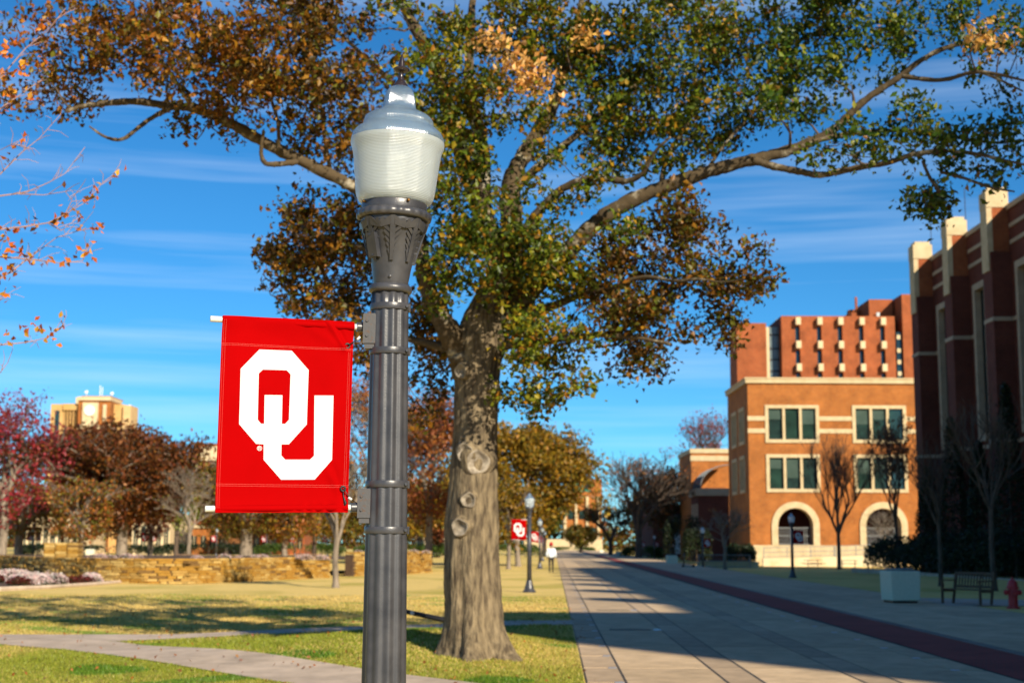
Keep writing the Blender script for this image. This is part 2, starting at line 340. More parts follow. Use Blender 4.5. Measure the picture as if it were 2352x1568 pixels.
# ================================================================== near lamp post with its banner
YL = 5.55; K = YL
def px(n): return n*YL/F
def make_shaft_mod(nf, dep): return lambda r, z, a: r*(1-dep*(.5+.5*math.cos(nf*a))**1.15)
def zof(y): return P(890, y, YL).z
pc = P(886, 1300, YL); PX = pc.x
lamp = thing('lamp_post', 'tall charcoal fluted lamp post with clear ribbed globe, nearest, carrying the large banner', 'lamp post', (PX, YL, 0))
z_ring = zof(664); z_bot = .42
b = MB(); b.lathe([(.21, 0), (.21, .05), (.195, .07), (.17, .10), (.165, .16), (.15, .22), (.122, .30), (.112, .36), (.118, .38), (.118, .41), (.104, .43)], 64, Matrix.Translation((PX, YL, 0))); b.build('base', iron, lamp, True, angle=40)
Sh = Matrix.Translation((PX, YL, 0))
def rad_at(z): return .0925-(z-.4)/(z_ring-.4)*(.0925-.0735)
prof = [(rad_at(.42+(z_ring-.42)*i/30), .42+(z_ring-.42)*i/30) for i in range(31)]
b = MB(); b.lathe(prof, 192, Sh, make_shaft_mod(12, .075)); b.build('shaft', iron, lamp, True)
for yb in (707, 808, 1112, 1217):
    z = zof(yb); r = rad_at(z)+.0035; h = px(7.5); b = MB(); b.lathe([(r-.02, z-h), (r, z-h), (r+.001, z-h+.002), (r+.001, z+h-.002), (r, z+h), (r-.02, z+h)], 64, Sh)
    b.box(PX+r-.004, PX+r+.0035, YL-.012, YL+.012, z-h*1.15, z+h*1.15); b.lathe([(.006, 0), (.006, .012)], 8, Matrix.Translation((PX+r*.93, YL-r*.5, z)) @ Matrix.Rotation(R(90), 4, 'X')); b.build('clamp_band', iron, lamp, True, angle=35)
# head: leans a little against the shaft
Hd = Matrix.Translation((PX, YL, z_ring)) @ Matrix.Rotation(R(1.9), 4, 'Y')
s = .403*YL/F; z0 = 1512
def hp(lst): return [(r*s, (z0-y)*s) for r, y in lst]
b = MB(); b.lathe(hp([(100, 1540), (118, 1536), (125, 1526), (126, 1512), (122, 1498), (108, 1490), (100, 1489)]), 64, Hd); b.build('collar', iron, lamp, True, angle=50)
capr = [(96, 1500), (98, 1490), (101, 1478), (107, 1440), (113, 1400), (122, 1350), (133, 1300), (147, 1250), (163, 1205), (178, 1165), (187, 1140), (190, 1112), (186, 1095)]
b = MB(); b.lathe(hp(capr), 96, Hd)
b.lathe([(.006, 0), (.006, .006), (.003, .008)], 12, Hd @ Matrix.Rotation(R(-88), 4, 'Z') @ Matrix.Translation((104*s, 0, (z0-1455)*s)) @ Matrix.Rotation(R(90), 4, 'Y'))
cap = b.build('capital', iron, lamp, True, angle=45)
def cap_r(z):
    pr = hp(capr)
    for (r0, za), (r1, zb) in zip(pr, pr[1:]):
        if za <= z <= zb: return r0+(r1-r0)*(z-za)/(zb-za)
    return pr[-1][0] if z > pr[-1][1] else pr[0][0]
# acanthus leaves in relief
def relief(bm_, a0, pts, off, inset=.004):
    """outline pts (du metres across, z) raised off the capital"""
    top = []; bot = []
    for du, z in pts:
        r = cap_r(z); an = a0+du/r
        top.append(Hd @ Vector(((r+off)*math.cos(an), (r+off)*math.sin(an), z))); bot.append(Hd @ Vector(((r-.002)*math.cos(an), (r-.002)*math.sin(an), z)))
    n = len(pts); bm_.add(top+bot, [tuple(range(n))]+[(i, (i+1) % n, n+(i+1) % n, n+i) for i in range(n)])
zt = lambda y: (z0-y)*s
for k in range(8):
    a0 = R(-86)+k*math.pi/4; lf = MB()
    wL = lambda t: .012+.036*t            # half width grows upward
    for sgn in (-1, 1):
        for j in range(6):                # veins of the half leaf
            t = j/6; zz = zt(1350)+(zt(1150)-zt(1350))*t; w1 = wL(t+.12)
            relief(lf, a0, [(sgn*.006, zz), (sgn*w1*.75, zz+.020), (sgn*w1, zz+.031), (sgn*w1*.86, zz+.037), (sgn*w1*.55, zz+.028), (sgn*.006, zz+.014)], .0075-.0008*(j % 2))
        relief(lf, a0, [(sgn*.007, zt(1170)), (sgn*.044, zt(1185)), (sgn*.052, zt(1160)), (sgn*.044, zt(1140)), (sgn*.030, zt(1148)), (sgn*.018, zt(1128)), (sgn*.007, zt(1118))], .011)
    relief(lf, a0, [(-.006, zt(1365)), (.006, zt(1365)), (.009, zt(1200)), (.011, zt(1130)), (.006, zt(1118)), (-.006, zt(1118)), (-.011, zt(1130)), (-.009, zt(1200))], .010)
    lf.build('acanthus_leaf', iron, cap, True, angle=30)
b = MB(); b.lathe(hp([(185, 1112), (205, 1112), (216, 1102), (219, 1086), (214, 1070), (200, 1058), (186, 1056)]), 240, Hd, lambda r, z, a: r*(1+.010*math.cos(24*a)) if r > 195*s else r); b.build('rope_ring', iron, lamp, True, angle=70)
b = MB(); b.lathe(hp([(180, 1060), (189, 1058), (190, 1052), (190, 1016), (188, 1010), (176, 1010)]), 64, Hd); fit = b.build('fitter', iron, lamp, True, angle=40)
for aa in (-148, -62, 28, 118):
    b = MB(); Mx = Hd @ Matrix.Rotation(R(aa), 4, 'Z') @ Matrix.Translation((189*s, 0, zt(1022))) @ Matrix.Rotation(R(90), 4, 'Y'); b.lathe([(.006, -.004), (.006, .010), (.004, .013)], 10, Mx); b.build('screw', mat('brass', (.25, .13, .04), rough=.35, metal=.9), fit, True, angle=40)
# access plate on the capital
b = MB(); a0 = R(-130); zz0, zz1 = zt(1348), zt(1212); r0 = cap_r((zz0+zz1)/2)+.012
cv = [Hd @ Vector(((cap_r(z)+o)*math.cos(a0)+t*-math.sin(a0), (cap_r(z)+o)*math.sin(a0)+t*math.cos(a0), z)) for z in (zz0, zz1) for o in (.0, .020) for t in (-.024, .024)]
b.add(cv, [(0, 1, 3, 2), (4, 6, 7, 5), (0, 4, 5, 1), (2, 3, 7, 6), (0, 2, 6, 4), (1, 5, 7, 3)])
for z in (zz0+.008, zz1-.008):
    b.lathe([(.004, 0), (.004, .004)], 8, Hd @ Matrix.Translation(((cap_r(z)+.02)*math.cos(a0), (cap_r(z)+.02)*math.sin(a0), z)) @ Matrix.Rotation(a0, 4, 'Z') @ Matrix.Rotation(R(90), 4, 'Y'))
b.build('access_plate', iron, lamp)
# globe
def globemat(name, upper):
    m = bpy.data.materials.new(name); m.use_nodes = True; t = m.node_tree; nn = t.nodes; ll = t.links; nn.remove(nn['Principled BSDF'])
    tcn = nn.new('ShaderNodeTexCoord'); sp = nn.new('ShaderNodeSeparateXYZ'); ll.new(tcn.outputs['Object'], sp.inputs[0])
    def mth(op, a, b_=None):
        q = nn.new('ShaderNodeMath'); q.operation = op
        for i, z in enumerate((a, b_)):
            if z is None: continue
            if isinstance(z, (int, float)): q.inputs[i].default_value = z
            else: ll.new(z, q.inputs[i])
        return q.outputs[0]
    an = mth('ARCTAN2', sp.outputs['Y'], sp.outputs['X']); rv = mth('ABSOLUTE', mth('SINE', mth('MULTIPLY', an, 72 if upper else 110))); rh = mth('ABSOLUTE', mth('SINE', mth('MULTIPLY', sp.outputs['Z'], 560)))
    hgt_ = rv if upper else mth('ADD', mth('MULTIPLY', rv, .6), rh)
    bp = nn.new('ShaderNodeBump'); bp.inputs['Distance'].default_value = .0010 if upper else .0010; bp.inputs['Strength'].default_value = 1; ll.new(hgt_, bp.inputs['Height'])
    gl = nn.new('ShaderNodeBsdfGlossy'); gl.inputs['Roughness'].default_value = .16 if upper else .22; ll.new(bp.outputs[0], gl.inputs['Normal']); gl.inputs['Color'].default_value = (.95, .97, 1, 1)
    df = nn.new('ShaderNodeBsdfDiffuse'); df.inputs[0].default_value = (.46, .70, .94, 1) if upper else (.78, .87, .90, 1); ll.new(bp.outputs[0], df.inputs['Normal'])  # upper: sky's blue on the clear dome painted into diffuse and translucent colour
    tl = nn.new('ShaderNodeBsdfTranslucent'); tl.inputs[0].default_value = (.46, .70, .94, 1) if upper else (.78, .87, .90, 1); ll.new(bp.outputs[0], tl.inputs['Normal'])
    rf = nn.new('ShaderNodeBsdfRefraction'); rf.inputs['IOR'].default_value = 1.12; rf.inputs['Roughness'].default_value = .12; rf.inputs['Color'].default_value = (.93, .96, .97, 1); ll.new(bp.outputs[0], rf.inputs['Normal'])
    m1 = nn.new('ShaderNodeMixShader'); m1.inputs[0].default_value = .5; ll.new(df.outputs[0], m1.inputs[1]); ll.new(tl.outputs[0], m1.inputs[2])
    m2 = nn.new('ShaderNodeMixShader'); m2.inputs[0].default_value = .62 if upper else .30; ll.new(m1.outputs[0], m2.inputs[1]); ll.new(rf.outputs[0], m2.inputs[2])
    lw = nn.new('ShaderNodeLayerWeight'); lw.inputs[0].default_value = .35 if upper else .12; ll.new(bp.outputs[0], lw.inputs['Normal'])
    fm = mth('ADD', mth('MULTIPLY', lw.outputs['Fresnel'], .9), .26 if upper else .06)
    m3 = nn.new('ShaderNodeMixShader'); ll.new(fm, m3.inputs[0]); ll.new(m2.outputs[0], m3.inputs[1]); ll.new(gl.outputs[0], m3.inputs[2])
    ll.new(m3.outputs[0], nn['Material Output'].inputs[0]); return m
gl_u, gl_l = globemat('sky_tinted_ribbed_glass', True), globemat('prismatic_glass', False)
up = [(44, 300), (60, 308), (74, 325), (83, 345), (90, 370), (94, 400), (97, 430), (104, 442), (124, 455), (150, 466), (174, 478), (190, 490), (201, 506), (206, 525), (208, 548), (213, 556), (228, 562), (244, 572), (258, 588), (267, 606), (272, 626), (273, 636)]
lo = [(273, 637), (275, 652), (272, 668), (263, 690), (257, 715), (252, 750), (247, 800), (241, 850), (236, 900), (231, 945), (225, 972), (213, 995), (198, 1008), (186, 1013)]
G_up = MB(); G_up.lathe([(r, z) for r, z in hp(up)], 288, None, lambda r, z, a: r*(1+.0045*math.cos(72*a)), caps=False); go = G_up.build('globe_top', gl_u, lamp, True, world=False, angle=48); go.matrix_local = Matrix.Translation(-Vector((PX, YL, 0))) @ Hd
G_lo = MB(); G_lo.lathe(hp(lo), 144, None, caps=False); g2 = G_lo.build('globe', gl_l, lamp, True, world=False); g2.matrix_local = Matrix.Translation(-Vector((PX, YL, 0))) @ Hd
# inside the globe: socket and bulb
b = MB(); b.lathe(hp([(60, 1012), (60, 960), (42, 950), (38, 900), (30, 895)]), 24, Hd); b.build('lamp_socket', mat('porcelain', (.7, .69, .64), rough=.4), lamp, True, angle=40)
b = MB(); b.lathe(hp([(28, 898), (36, 860), (52, 800), (56, 760), (50, 720), (30, 690), (4, 680)]), 24, Hd); b.build('bulb', mat('coated_bulb', (.8, .8, .76), rough=.3), lamp, True)
b = MB(); b.lathe(hp([(46, 304), (44, 297), (41, 288), (30, 272), (20, 258), (15, 240), (13, 224), (16, 214), (36, 207), (47, 198), (48, 192), (38, 184), (22, 179), (20, 172), (16, 150), (10, 122), (4, 103), (1, 97)]), 40, Hd); b.build('finial', iron_dark, lamp, True, angle=50)
# brackets and arms
def bracket(x0, x1, y0, y1, name='bracket'):
    p0 = P(x0, y1, YL-.02); p1 = P(x1, y0, YL-.02); b_ = MB(); e = .012
    zt_, zb_ = p1.z, p0.z
    b_.box(p0.x, p1.x+.02, YL-.055, YL+.005, zb_+.02, zt_-.004); b_.box(p0.x+.006, p1.x+.03, YL-.050, YL+.0, zb_, zb_+.0198); b_.box(p0.x+.002, p1.x+.02, YL-.053, YL+.003, zt_-.0038, zt_)
    for zz in (zb_+.05, zt_-.03): b_.lathe([(.006, 0), (.005, .005)], 10, Matrix.Translation((p0.x+.016, YL-.055, zz)) @ Matrix.Rotation(R(90), 4, 'X'))
    return b_.build(name, mat('chipped_iron', (.075, .075, .08), (.10, .06, .04), 60, .55, .0008, 90, lo=.55, hi=.7), lamp)
bracket(835, 858, 722, 802); bracket(822, 848, 1122, 1201)
# rods: left ends come toward the camera
def YB(x): return YL-.025-.19*(836-x)/350
T0, T1 = P(838, 752, YB(838)), P(483, 732, YB(483)); B0, B1 = P(824, 1165, YB(824)), P(471, 1168, YB(471))
for a_, c_ in ((T0, T1), (B0, B1)):
    b = MB(); b.tube([a_, c_], px(6.9), 20); b.build('banner_rod', alu, lamp, True, angle=50)
    d_ = (c_-a_).normalized(); b = MB(); b.tube([a_-d_*.005, a_+d_*.032], px(11), 20); b.build('rod_socket', iron, lamp, True, angle=50)
# banner
NRM = ((T1-T0).cross(B0-T0)).normalized()
if NRM.y > 0: NRM = -NRM
def onplane(x, y):
    d = ray(x, y); c0 = Vector((0, 0, CAMZ)); t = (T0-c0).dot(NRM)/d.dot(NRM); return c0+d*t
def z2(x, y): return (447.9+.3369*x, 689+.3369*y)
CTL, CTR, CBL, CBR = (186, 108), (1085, 150), (133, 1449), (1040, 1447)
def bil(u, v): return tuple((CTL[i]*(1-u)+CTR[i]*u)*(1-v)+(CBL[i]*(1-u)+CBR[i]*u)*v for i in (0, 1))
def inv(x, y):
    u = v = .5
    for _ in range(8):
        v = (y-(CTL[1]*(1-u)+CTR[1]*u))/((CBL[1]*(1-u)+CBR[1]*u)-(CTL[1]*(1-u)+CTR[1]*u)); l = CTL[0]*(1-v)+CBL[0]*v; r = CTR[0]*(1-v)+CBR[0]*v; u = (x-l)/(r-l)
    return u, v
def seg(u, v, p, q, wd):
    ax, ay = q[0]-p[0], q[1]-p[1]; t = max(0, min(1, ((u-p[0])*ax+(v-p[1])*ay)/(ax*ax+ay*ay))); d = math.hypot(u-p[0]-t*ax, v-p[1]-t*ay); return math.exp(-(d/wd)**2)*(1-.5*t)
def disp(u, v):
    hem = math.exp(-(v/.06)**2)+math.exp(-((1-v)/.06)**2)
    d = .006*math.sin(5*u+2*v)+.004*math.sin(9*u-5*v+1)+.002*math.sin(16*u+4*v*v)+(px(6.7)+.001)*hem
    d += .012*seg(u, v, (.93, .13), (.80, .01), .018)-.008*seg(u, v, (.95, .13), (.86, .0), .016)+.006*seg(u, v, (.93, .14), (.70, .06), .03)
    d += .009*seg(u, v, (.94, .88), (.84, .78), .03)-.007*seg(u, v, (.95, .90), (.88, .76), .02)
    d += .008*math.sin(60*u+3*math.sin(9*u))*max(0, (v-.93)/.07)*sst(.45, .9, u)
    d += .0035*math.sin(18*u+1.5*math.sin(7*u))*max(0, 1-v/.10)*min(1, v/.02)
    return d
def bp_(u, v, off=0):
    p = onplane(*z2(*bil(u, v))); return p+NRM*(disp(u, v)+off)
ban = thing('banner', 'large red fabric banner with white interlocking OU letters on the nearest lamp post', 'banner', tuple(onplane(*z2(*bil(.5, 1)))))
NU, NV = 100, 130; vs = [bp_(i/NU, j/NV) for j in range(NV+1) for i in range(NU+1)]; nb = len(vs)
vs += [p-NRM*.0022 for p in vs]
fs = [(j*(NU+1)+i, j*(NU+1)+i+1, (j+1)*(NU+1)+i+1, (j+1)*(NU+1)+i) for j in range(NV) for i in range(NU)]; fs += [tuple(nb+k for k in reversed(f)) for f in fs]
for i in range(NU):
    for j in (0, NV): a_ = j*(NU+1)+i; fs.append((a_, a_+1, nb+a_+1, nb+a_))
for j in range(NV):
    for i in (0, NU): a_ = j*(NU+1)+i; fs.append((a_, a_+NU+1, nb+a_+NU+1, nb+a_))
b = MB(); b.add(vs, fs); cloth = b.build('cloth', red, ban, True, angle=60)
# rod pockets: fabric sleeves round the rods
for (a_, c_, u0, u1, vv) in ((T0, T1, .0, 1, 0), (B0, B1, 0, 1, 1)):
    b = MB(); pts = []
    d_ = (c_-a_); n_ = 40
    tl = [(bil(u, vv)) for u in (0, 1)]; e0 = onplane(*z2(*tl[0])); e1 = onplane(*z2(*tl[1])); t0 = (e0-a_).dot(d_)/d_.dot(d_); t1 = (e1-a_).dot(d_)/d_.dot(d_)
    b.tube([a_+d_*(t0+(t1-t0)*k/n_)+NRM*.001 for k in range(n_+1)], [px(6.9)+.0010+.0012*math.sin(k*1.3)*(k > 24) for k in range(n_+1)], 24, caps=False); b.build('rod_pocket', red, ban, True)
def printed(name, loops, m, off, parent, cuts=3):
    L3 = [[Vector((x, y, 0)) for x, y in lp] for lp in loops]; tri = tessellate_polygon(L3); flat = [q for lp in loops for q in lp]
    bm = bmesh.new(); vv = [bm.verts.new((x, y, 0)) for x, y in flat]
    for t in tri:
        try: bm.faces.new([vv[i] for i in t])
        except ValueError: pass
    for _ in range(cuts):
        es = [e for e in bm.edges if e.calc_length() > 22]
        if not es: break
        bmesh.ops.subdivide_edges(bm, edges=es, cuts=1); bmesh.ops.triangulate(bm, faces=[f for f in bm.faces if len(f.verts) > 3])
    for v in bm.verts: v.co = bp_(*inv(v.co.x, v.co.y), off)-WL[parent.name]
    me_ = bpy.data.meshes.new(name); bm.to_mesh(me_); bm.free(); me_.materials.append(m); return link(name, me_, parent)
OU_out = [(437, 338), (660, 345), (777, 475), (765, 845), (640, 982), (589, 982), (588, 1058), (615, 1086), (785, 1086), (813, 1060), (817, 648), (944, 650), (936, 1087), (817, 1222), (587, 1223), (466, 1088), (466, 983), (415, 980), (299, 845), (308, 470)]
OU_in = [(460, 475), (625, 478), (652, 505), (641, 815), (614, 843), (591, 843), (595, 648), (472, 648), (469, 843), (447, 843), (425, 815), (432, 502)]
printed('emblem', [OU_out, OU_in], white, .0016, ban, 6)
cr_ = lambda r, n=28: [(438+r*math.cos(2*math.pi*i/n), 1010+r*math.sin(2*math.pi*i/n)) for i in range(n)]
rg = printed('trademark_ring', [cr_(17), cr_(13.5)], white, .0016, ban, 0)
printed('trademark_letter', [[(430, 1020), (430, 1000), (440, 1000), (446, 1003), (446, 1009), (442, 1012), (447, 1020), (442, 1020), (438, 1013), (434, 1013), (434, 1020)], [(434, 1010), (439, 1010), (441.5, 1008), (441.5, 1005), (439, 1003.5), (434, 1003.5)]], white, .0016, ban, 0)
def seamline(u0, v0, u1, v1, m=thread, wd=.0012, dash=True, off=.0012):
    n = 90 if dash else 1; b_ = MB()
    for k in range(n):
        ta, tb = k/n, (k+.68)/n if dash else 1
        a_ = bp_(u0+(u1-u0)*ta, v0+(v1-v0)*ta, off); c_ = bp_(u0+(u1-u0)*tb, v0+(v1-v0)*tb, off); b_.tube([a_, c_], wd*.5, 4)
    return b_
sm = MB()
for q in [(0, .139, 1, .142), (0, .147, 1, .149), (0, .853, 1, .858), (0, .862, 1, .868)]:
    t = seamline(*q); t.build('seam', thread, ban)
for q in [(.012, .02, .012, .98), (.028, .02, .028, .98), (.965, .16, .965, .98), (.978, .16, .978, .98)]: seamline(*q, wd=.0009).build('seam', thread, ban)
b = MB(); vs = []
for k in range(41):
    for dv in (.148, .1525): vs.append(bp_(k/40, dv+.004*k/40*.3, .0011 if dv < .15 else .0016))
# grommets with their ties
for gx, gy, tx, ty, bx_, by_ in ((1041, 311, 1112, 262, 1150, 225), (1008, 1285, 1054, 1352, 1105, 1385)):
    u, v = inv(gx, gy); c_ = bp_(u, v, .002); b = MB(); q = NRM.orthogonal().normalized(); q2 = NRM.cross(q)
    b.tube([c_+(q*math.cos(a)+q2*math.sin(a))*.0088 for a in [2*math.pi*k/24 for k in range(25)]], .0036, 8, False); gm = b.build('grommet', black, ban, True)
    b = MB(); e = onplane(*z2(bx_, by_)); mdl = onplane(*z2(tx, ty)); b.tube([c_, c_+NRM*.01+(mdl-c_)*.3, mdl+NRM*.006, e], .0018, 6); b.build('tie', black, gm, True)
    b = MB(); b.tube([mdl+NRM*.006-(e-mdl).normalized()*.008, mdl+NRM*.006+(e-mdl).normalized()*.008], .005, 8); b.build('toggle', white, gm, True)
u, v = inv(1008, 1285); b = MB(); c_ = bp_(u, v, .003); b.tube([c_, bp_(*inv(1012, 1340), .004), bp_(*inv(1022, 1385), .006), bp_(*inv(1015, 1405), .004)], [.002, .0022, .006, .002], 6); b.build('tie', black, ban, True)
# ================================================================== trees
def tuft_leaves(rng, C, per, rad, size, pal, droop=.3):
    n = len(C)*per; cc = np.repeat(C, per, 0)+rng.normal(size=(n, 3))*rad*np.array([1, 1, .8]); sz = rng.uniform(.45, 1.5, n)*size
    return leaf_arrays(rng, cc, sz, palette(rng, n, pal), droop)
def merge(parts):
    V = []; Fc = []; Cc = []; o = 0
    for v, f, c in parts: V.append(v); Fc.append(f+o); Cc.append(c); o += len(v)
    return np.concatenate(V), np.concatenate(Fc), np.concatenate(Cc)
def crown(name, parts, parent, m=None):
    V, Fc, Cc = merge(parts); off = np.array(WL[parent.name]); return link(name, fast_mesh(name, V-off, Fc, m or leaf_m, Cc), parent)
# ---------------- the big oak
YT = 21.0; tb = P(1092, 1478, YT)
oak = thing('oak_tree', 'large spreading oak with thick knotted trunk and green to orange leaves', 'tree', (tb.x, YT, H(tb.x, YT)))
rng = np.random.default_rng(11)
def poly(pts, dY, smooth=3):
    """traced limb: (x, y, half width px), depth offset from dY[0] to dY[1]"""
    q = [P(x, y, YT+dY[0]+(dY[1]-dY[0])*i/(len(pts)-1)) for i, (x, y, r) in enumerate(pts)]; rr = [p[2]*.9*YT/F for p in pts]
    for _ in range(smooth):
        nq = [q[0]]; nr = [rr[0]]
        for i in range(len(q)-1):
            nq += [q[i].lerp(q[i+1], .25), q[i].lerp(q[i+1], .75)]; nr += [rr[i]*.75+rr[i+1]*.25, rr[i]*.25+rr[i+1]*.75]
        q = nq+[q[-1]]; rr = nr+[rr[-1]]
    return q, rr
# trunk with flare and ridges
trk = [(1094, 1514, 88), (1094, 1494, 76), (1092, 1468, 68), (1089, 1432, 61), (1086, 1380, 57), (1083, 1300, 56), (1084, 1200, 55), (1088, 1120, 55), (1091, 1040, 51), (1094, 960, 49), (1096, 890, 50), (1098, 830, 55), (1104, 780, 58), (1118, 720, 51), (1140, 665, 40), (1160, 610, 30)]
trk = [(x, y, r*(1.12 if y > 1150 else 1.02)) for x, y, r in trk]
tp = []
for (a, c) in zip(trk, trk[1:]):
    for k in range(8): t = k/8; tp.append(tuple(a[i]+(c[i]-a[i])*t for i in range(3)))
tp.append(trk[-1]); vs = []; fs = []; n_ = 72; random.seed(3); ph = [random.uniform(0, 6.28) for _ in range(9)]
for (x, y, r) in tp:
    c_ = P(x, y, YT); rr = r*YT/F; fl = max(0, (y-1400)/110)
    for j in range(n_):
        a = 2*math.pi*j/n_
        k = 1+.035*math.sin(3*a+ph[0]+y*.004)+.022*math.sin(7*a+ph[1]+.006*y)+.012*math.sin(17*a+ph[2]+.02*y)+.012*math.sin(y*.045+2*a+ph[3])+.16*fl*math.sin(5*a+ph[4])-.13*math.exp(-((a-R(247))/.085)**2)*max(0, min(1, (y-1150)/120))
        k += rng.normal()*.006
        vs.append((c_.x+rr*k*math.cos(a), c_.y+rr*k*math.sin(a), c_.z))
for i in range(len(tp)-1):
    for j in range(n_): fs.append((i*n_+j, i*n_+(j+1) % n_, (i+1)*n_+(j+1) % n_, (i+1)*n_+j))
b = MB(); b.add(vs, fs); trunk = b.build('trunk', bark_o, oak, True)
knot_m = mat('pruning_scar', (.13, .105, .075), (.36, .31, .24), 9, .95, .01, 30)
for (x, y, r, an) in [(1045, 850, 17, -128), (1141, 886, 17, -45), (1060, 1035, 21, -112), (1102, 1057, 27, -82), (1076, 1142, 17, -98), (1058, 1203, 20, -112), (1046, 1010, 10, -118)]:
    ax = [t for t in tp if t[1] <= y][0]; c_ = P(ax[0], y, YT); rr = ax[2]*YT/F*1.0; rk = r*YT/F; d_ = Vector((math.cos(R(an)), math.sin(R(an)), -.12)).normalized()
    Mk = Matrix.Translation(c_+d_*rr) @ d_.to_track_quat('Z', 'Y').to_matrix().to_4x4(); b = MB()
    b.lathe([(rk*1.7, -.12), (rk*1.35, -.02), (rk*1.12, .03), (rk*.98, .055), (rk*.86, .056), (rk*.74, .036), (rk*.5, .024), (rk*.3, .004), (rk*.05, .0)], 28, Mk, lambda r_, z, a: r_*(1+.06*math.sin(3*a+r)+.04*math.sin(5*a))); b.build('branch_scar', [bark_o, knot_m], trunk, True)
    o = b
    me_ = trunk.children[-1].data if trunk.children else None
for ch in trunk.children:
    for i, p in enumerate(ch.data.polygons): p.material_index = 1 if (i//28) >= 3 else 0
LIMBS = [
 ([(1075, 850, 40), (1052, 800, 34), (1020, 740, 27), (985, 680, 24), (972, 610, 20), (965, 540, 17), (930, 495, 16), (890, 468, 15)], (0, -.8)),
 ([(940, 505, 17), (840, 442, 16), (740, 392, 15), (640, 346, 14.5), (560, 300, 14), (500, 268, 12), (440, 246, 11), (380, 243, 10), (320, 232, 9), (265, 235, 8), (190, 243, 6), (150, 256, 4)], (-.7, -2.2)),
 ([(402, 244, 7), (350, 268, 5.5), (310, 300, 5), (280, 324, 4.5), (240, 316, 3.5), (205, 290, 2)], (-1.8, -2.3)),
 ([(680, 372, 8), (640, 377, 7), (605, 378, 6), (598, 345, 5), (606, 300, 4)], (-1.2, -1.6)),
 ([(640, 340, 5), (640, 280, 4.5), (620, 220, 4), (600, 150, 3), (610, 90, 2)], (-1.2, -1.9)),
 ([(760, 395, 6), (745, 320, 5), (740, 250, 4), (720, 170, 3.5), (690, 60, 2)], (-1.0, .4)),
 ([(440, 246, 5), (420, 210, 4), (380, 150, 3), (340, 90, 2.5), (330, 30, 1.5)], (-2, -2.6)),
 ([(1100, 830, 52), (1130, 760, 46), (1160, 690, 40), (1172, 600, 34), (1175, 500, 29), (1172, 420, 26), (1195, 370, 22), (1225, 320, 19), (1262, 262, 16), (1282, 215, 13), (1300, 140, 10), (1330, 40, 8), (1350, -90, 6), (1370, -220, 4)], (0, .5)),
 ([(1165, 640, 30), (1120, 520, 25), (1080, 420, 23), (1050, 320, 21), (1020, 210, 19), (985, 120, 17), (945, 50, 15), (905, -30, 13), (870, -150, 9), (840, -290, 5)], (.2, 1.4)),
 ([(1130, 560, 26), (1105, 470, 25), (1112, 380, 22), (1098, 290, 19), (1075, 200, 15), (1080, 80, 12), (1090, -60, 9), (1100, -260, 5)], (.4, 2.6)),
 ([(1160, 740, 32), (1230, 650, 26), (1310, 572, 23), (1350, 530, 22), (1400, 488, 21), (1460, 455, 19.5), (1530, 428, 18), (1600, 402, 17), (1680, 378, 16), (1750, 362, 15), (1820, 344, 13.5), (1868, 325, 12.5), (1915, 300, 11), (1950, 265, 10), (1985, 230, 9), (2030, 200, 8), (2070, 176, 7.5), (2110, 140, 6.5), (2180, 104, 6), (2250, 96, 5), (2300, 60, 3), (2345, 25, 2)], (-.1, -2.4)),
 ([(1730, 368, 10), (1780, 384, 9), (1830, 392, 8.5), (1880, 404, 8), (1930, 394, 7.5), (1985, 382, 7), (2045, 374, 6.5), (2100, 352, 5.5), (2160, 345, 5), (2240, 352, 4.5), (2300, 366, 3.5), (2360, 380, 2.5)], (-1.6, -3.0)),
 ([(1868, 325, 7), (1940, 308, 6), (2010, 300, 5.5), (2090, 300, 5), (2150, 306, 4.5), (2230, 322, 4), (2300, 330, 3.5), (2370, 320, 2.5)], (-1.9, -1.0)),
 ([(2075, 176, 6), (2120, 182, 5.5), (2170, 186, 5), (2240, 162, 4.5), (2300, 172, 3.5), (2370, 190, 2.5)], (-2.3, -3.2)),
 ([(2240, 162, 3.5), (2290, 180, 3), (2350, 210, 2)], (-2.8, -3.2)),
 ([(2120, 370, 4), (2135, 410, 4), (2160, 440, 3)], (-2.6, -2.8)),
 ([(2160, 395, 4), (2220, 410, 3.5), (2270, 430, 3), (2330, 440, 2)], (-2.7, -3.4)),
 ([(1190, 560, 18), (1240, 480, 12), (1290, 432, 10.5), (1340, 412, 9.5), (1390, 408, 9), (1440, 420, 8), (1480, 400, 5), (1500, 350, 4), (1540, 315, 3)], (-.2, -1.9)),
 ([(1520, 428, 8), (1522, 390, 7), (1540, 340, 6), (1580, 290, 5), (1600, 220, 4), (1640, 120, 3)], (-.6, .3)),
 ([(1620, 396, 5), (1650, 350, 4), (1700, 290, 3.5), (1760, 230, 3), (1800, 150, 2)], (-.8, -.2)),
 ([(1160, 740, 20), (1220, 720, 14), (1300, 692, 9), (1350, 668, 7), (1400, 664, 6), (1450, 640, 5), (1500, 634, 4.5), (1550, 648, 4), (1600, 638, 3), (1660, 650, 2), (1710, 640, 1.5)], (-.2, -2.6)),
 ([(1150, 790, 16), (1230, 790, 10), (1330, 770, 8), (1440, 770, 6), (1540, 790, 4)], (-.2, -1.4)),
 ([(1060, 810, 14), (990, 790, 10), (900, 770, 8), (800, 700, 6), (700, 670, 4), (640, 640, 3)], (-.1, .9)),
 ([(970, 600, 12), (890, 590, 9), (800, 560, 7), (720, 540, 5), (660, 570, 3)], (-.8, .6)),
 ([(1172, 440, 14), (1300, 330, 10), (1420, 230, 8), (1540, 130, 6), (1650, 20, 4), (1720, -80, 3)], (.3, 1.8)),
 ([(1060, 330, 12), (960, 250, 9), (860, 150, 7), (760, 60, 5), (680, -40, 3)], (1, 2.4)),
]
lb = MB(); nodes = []
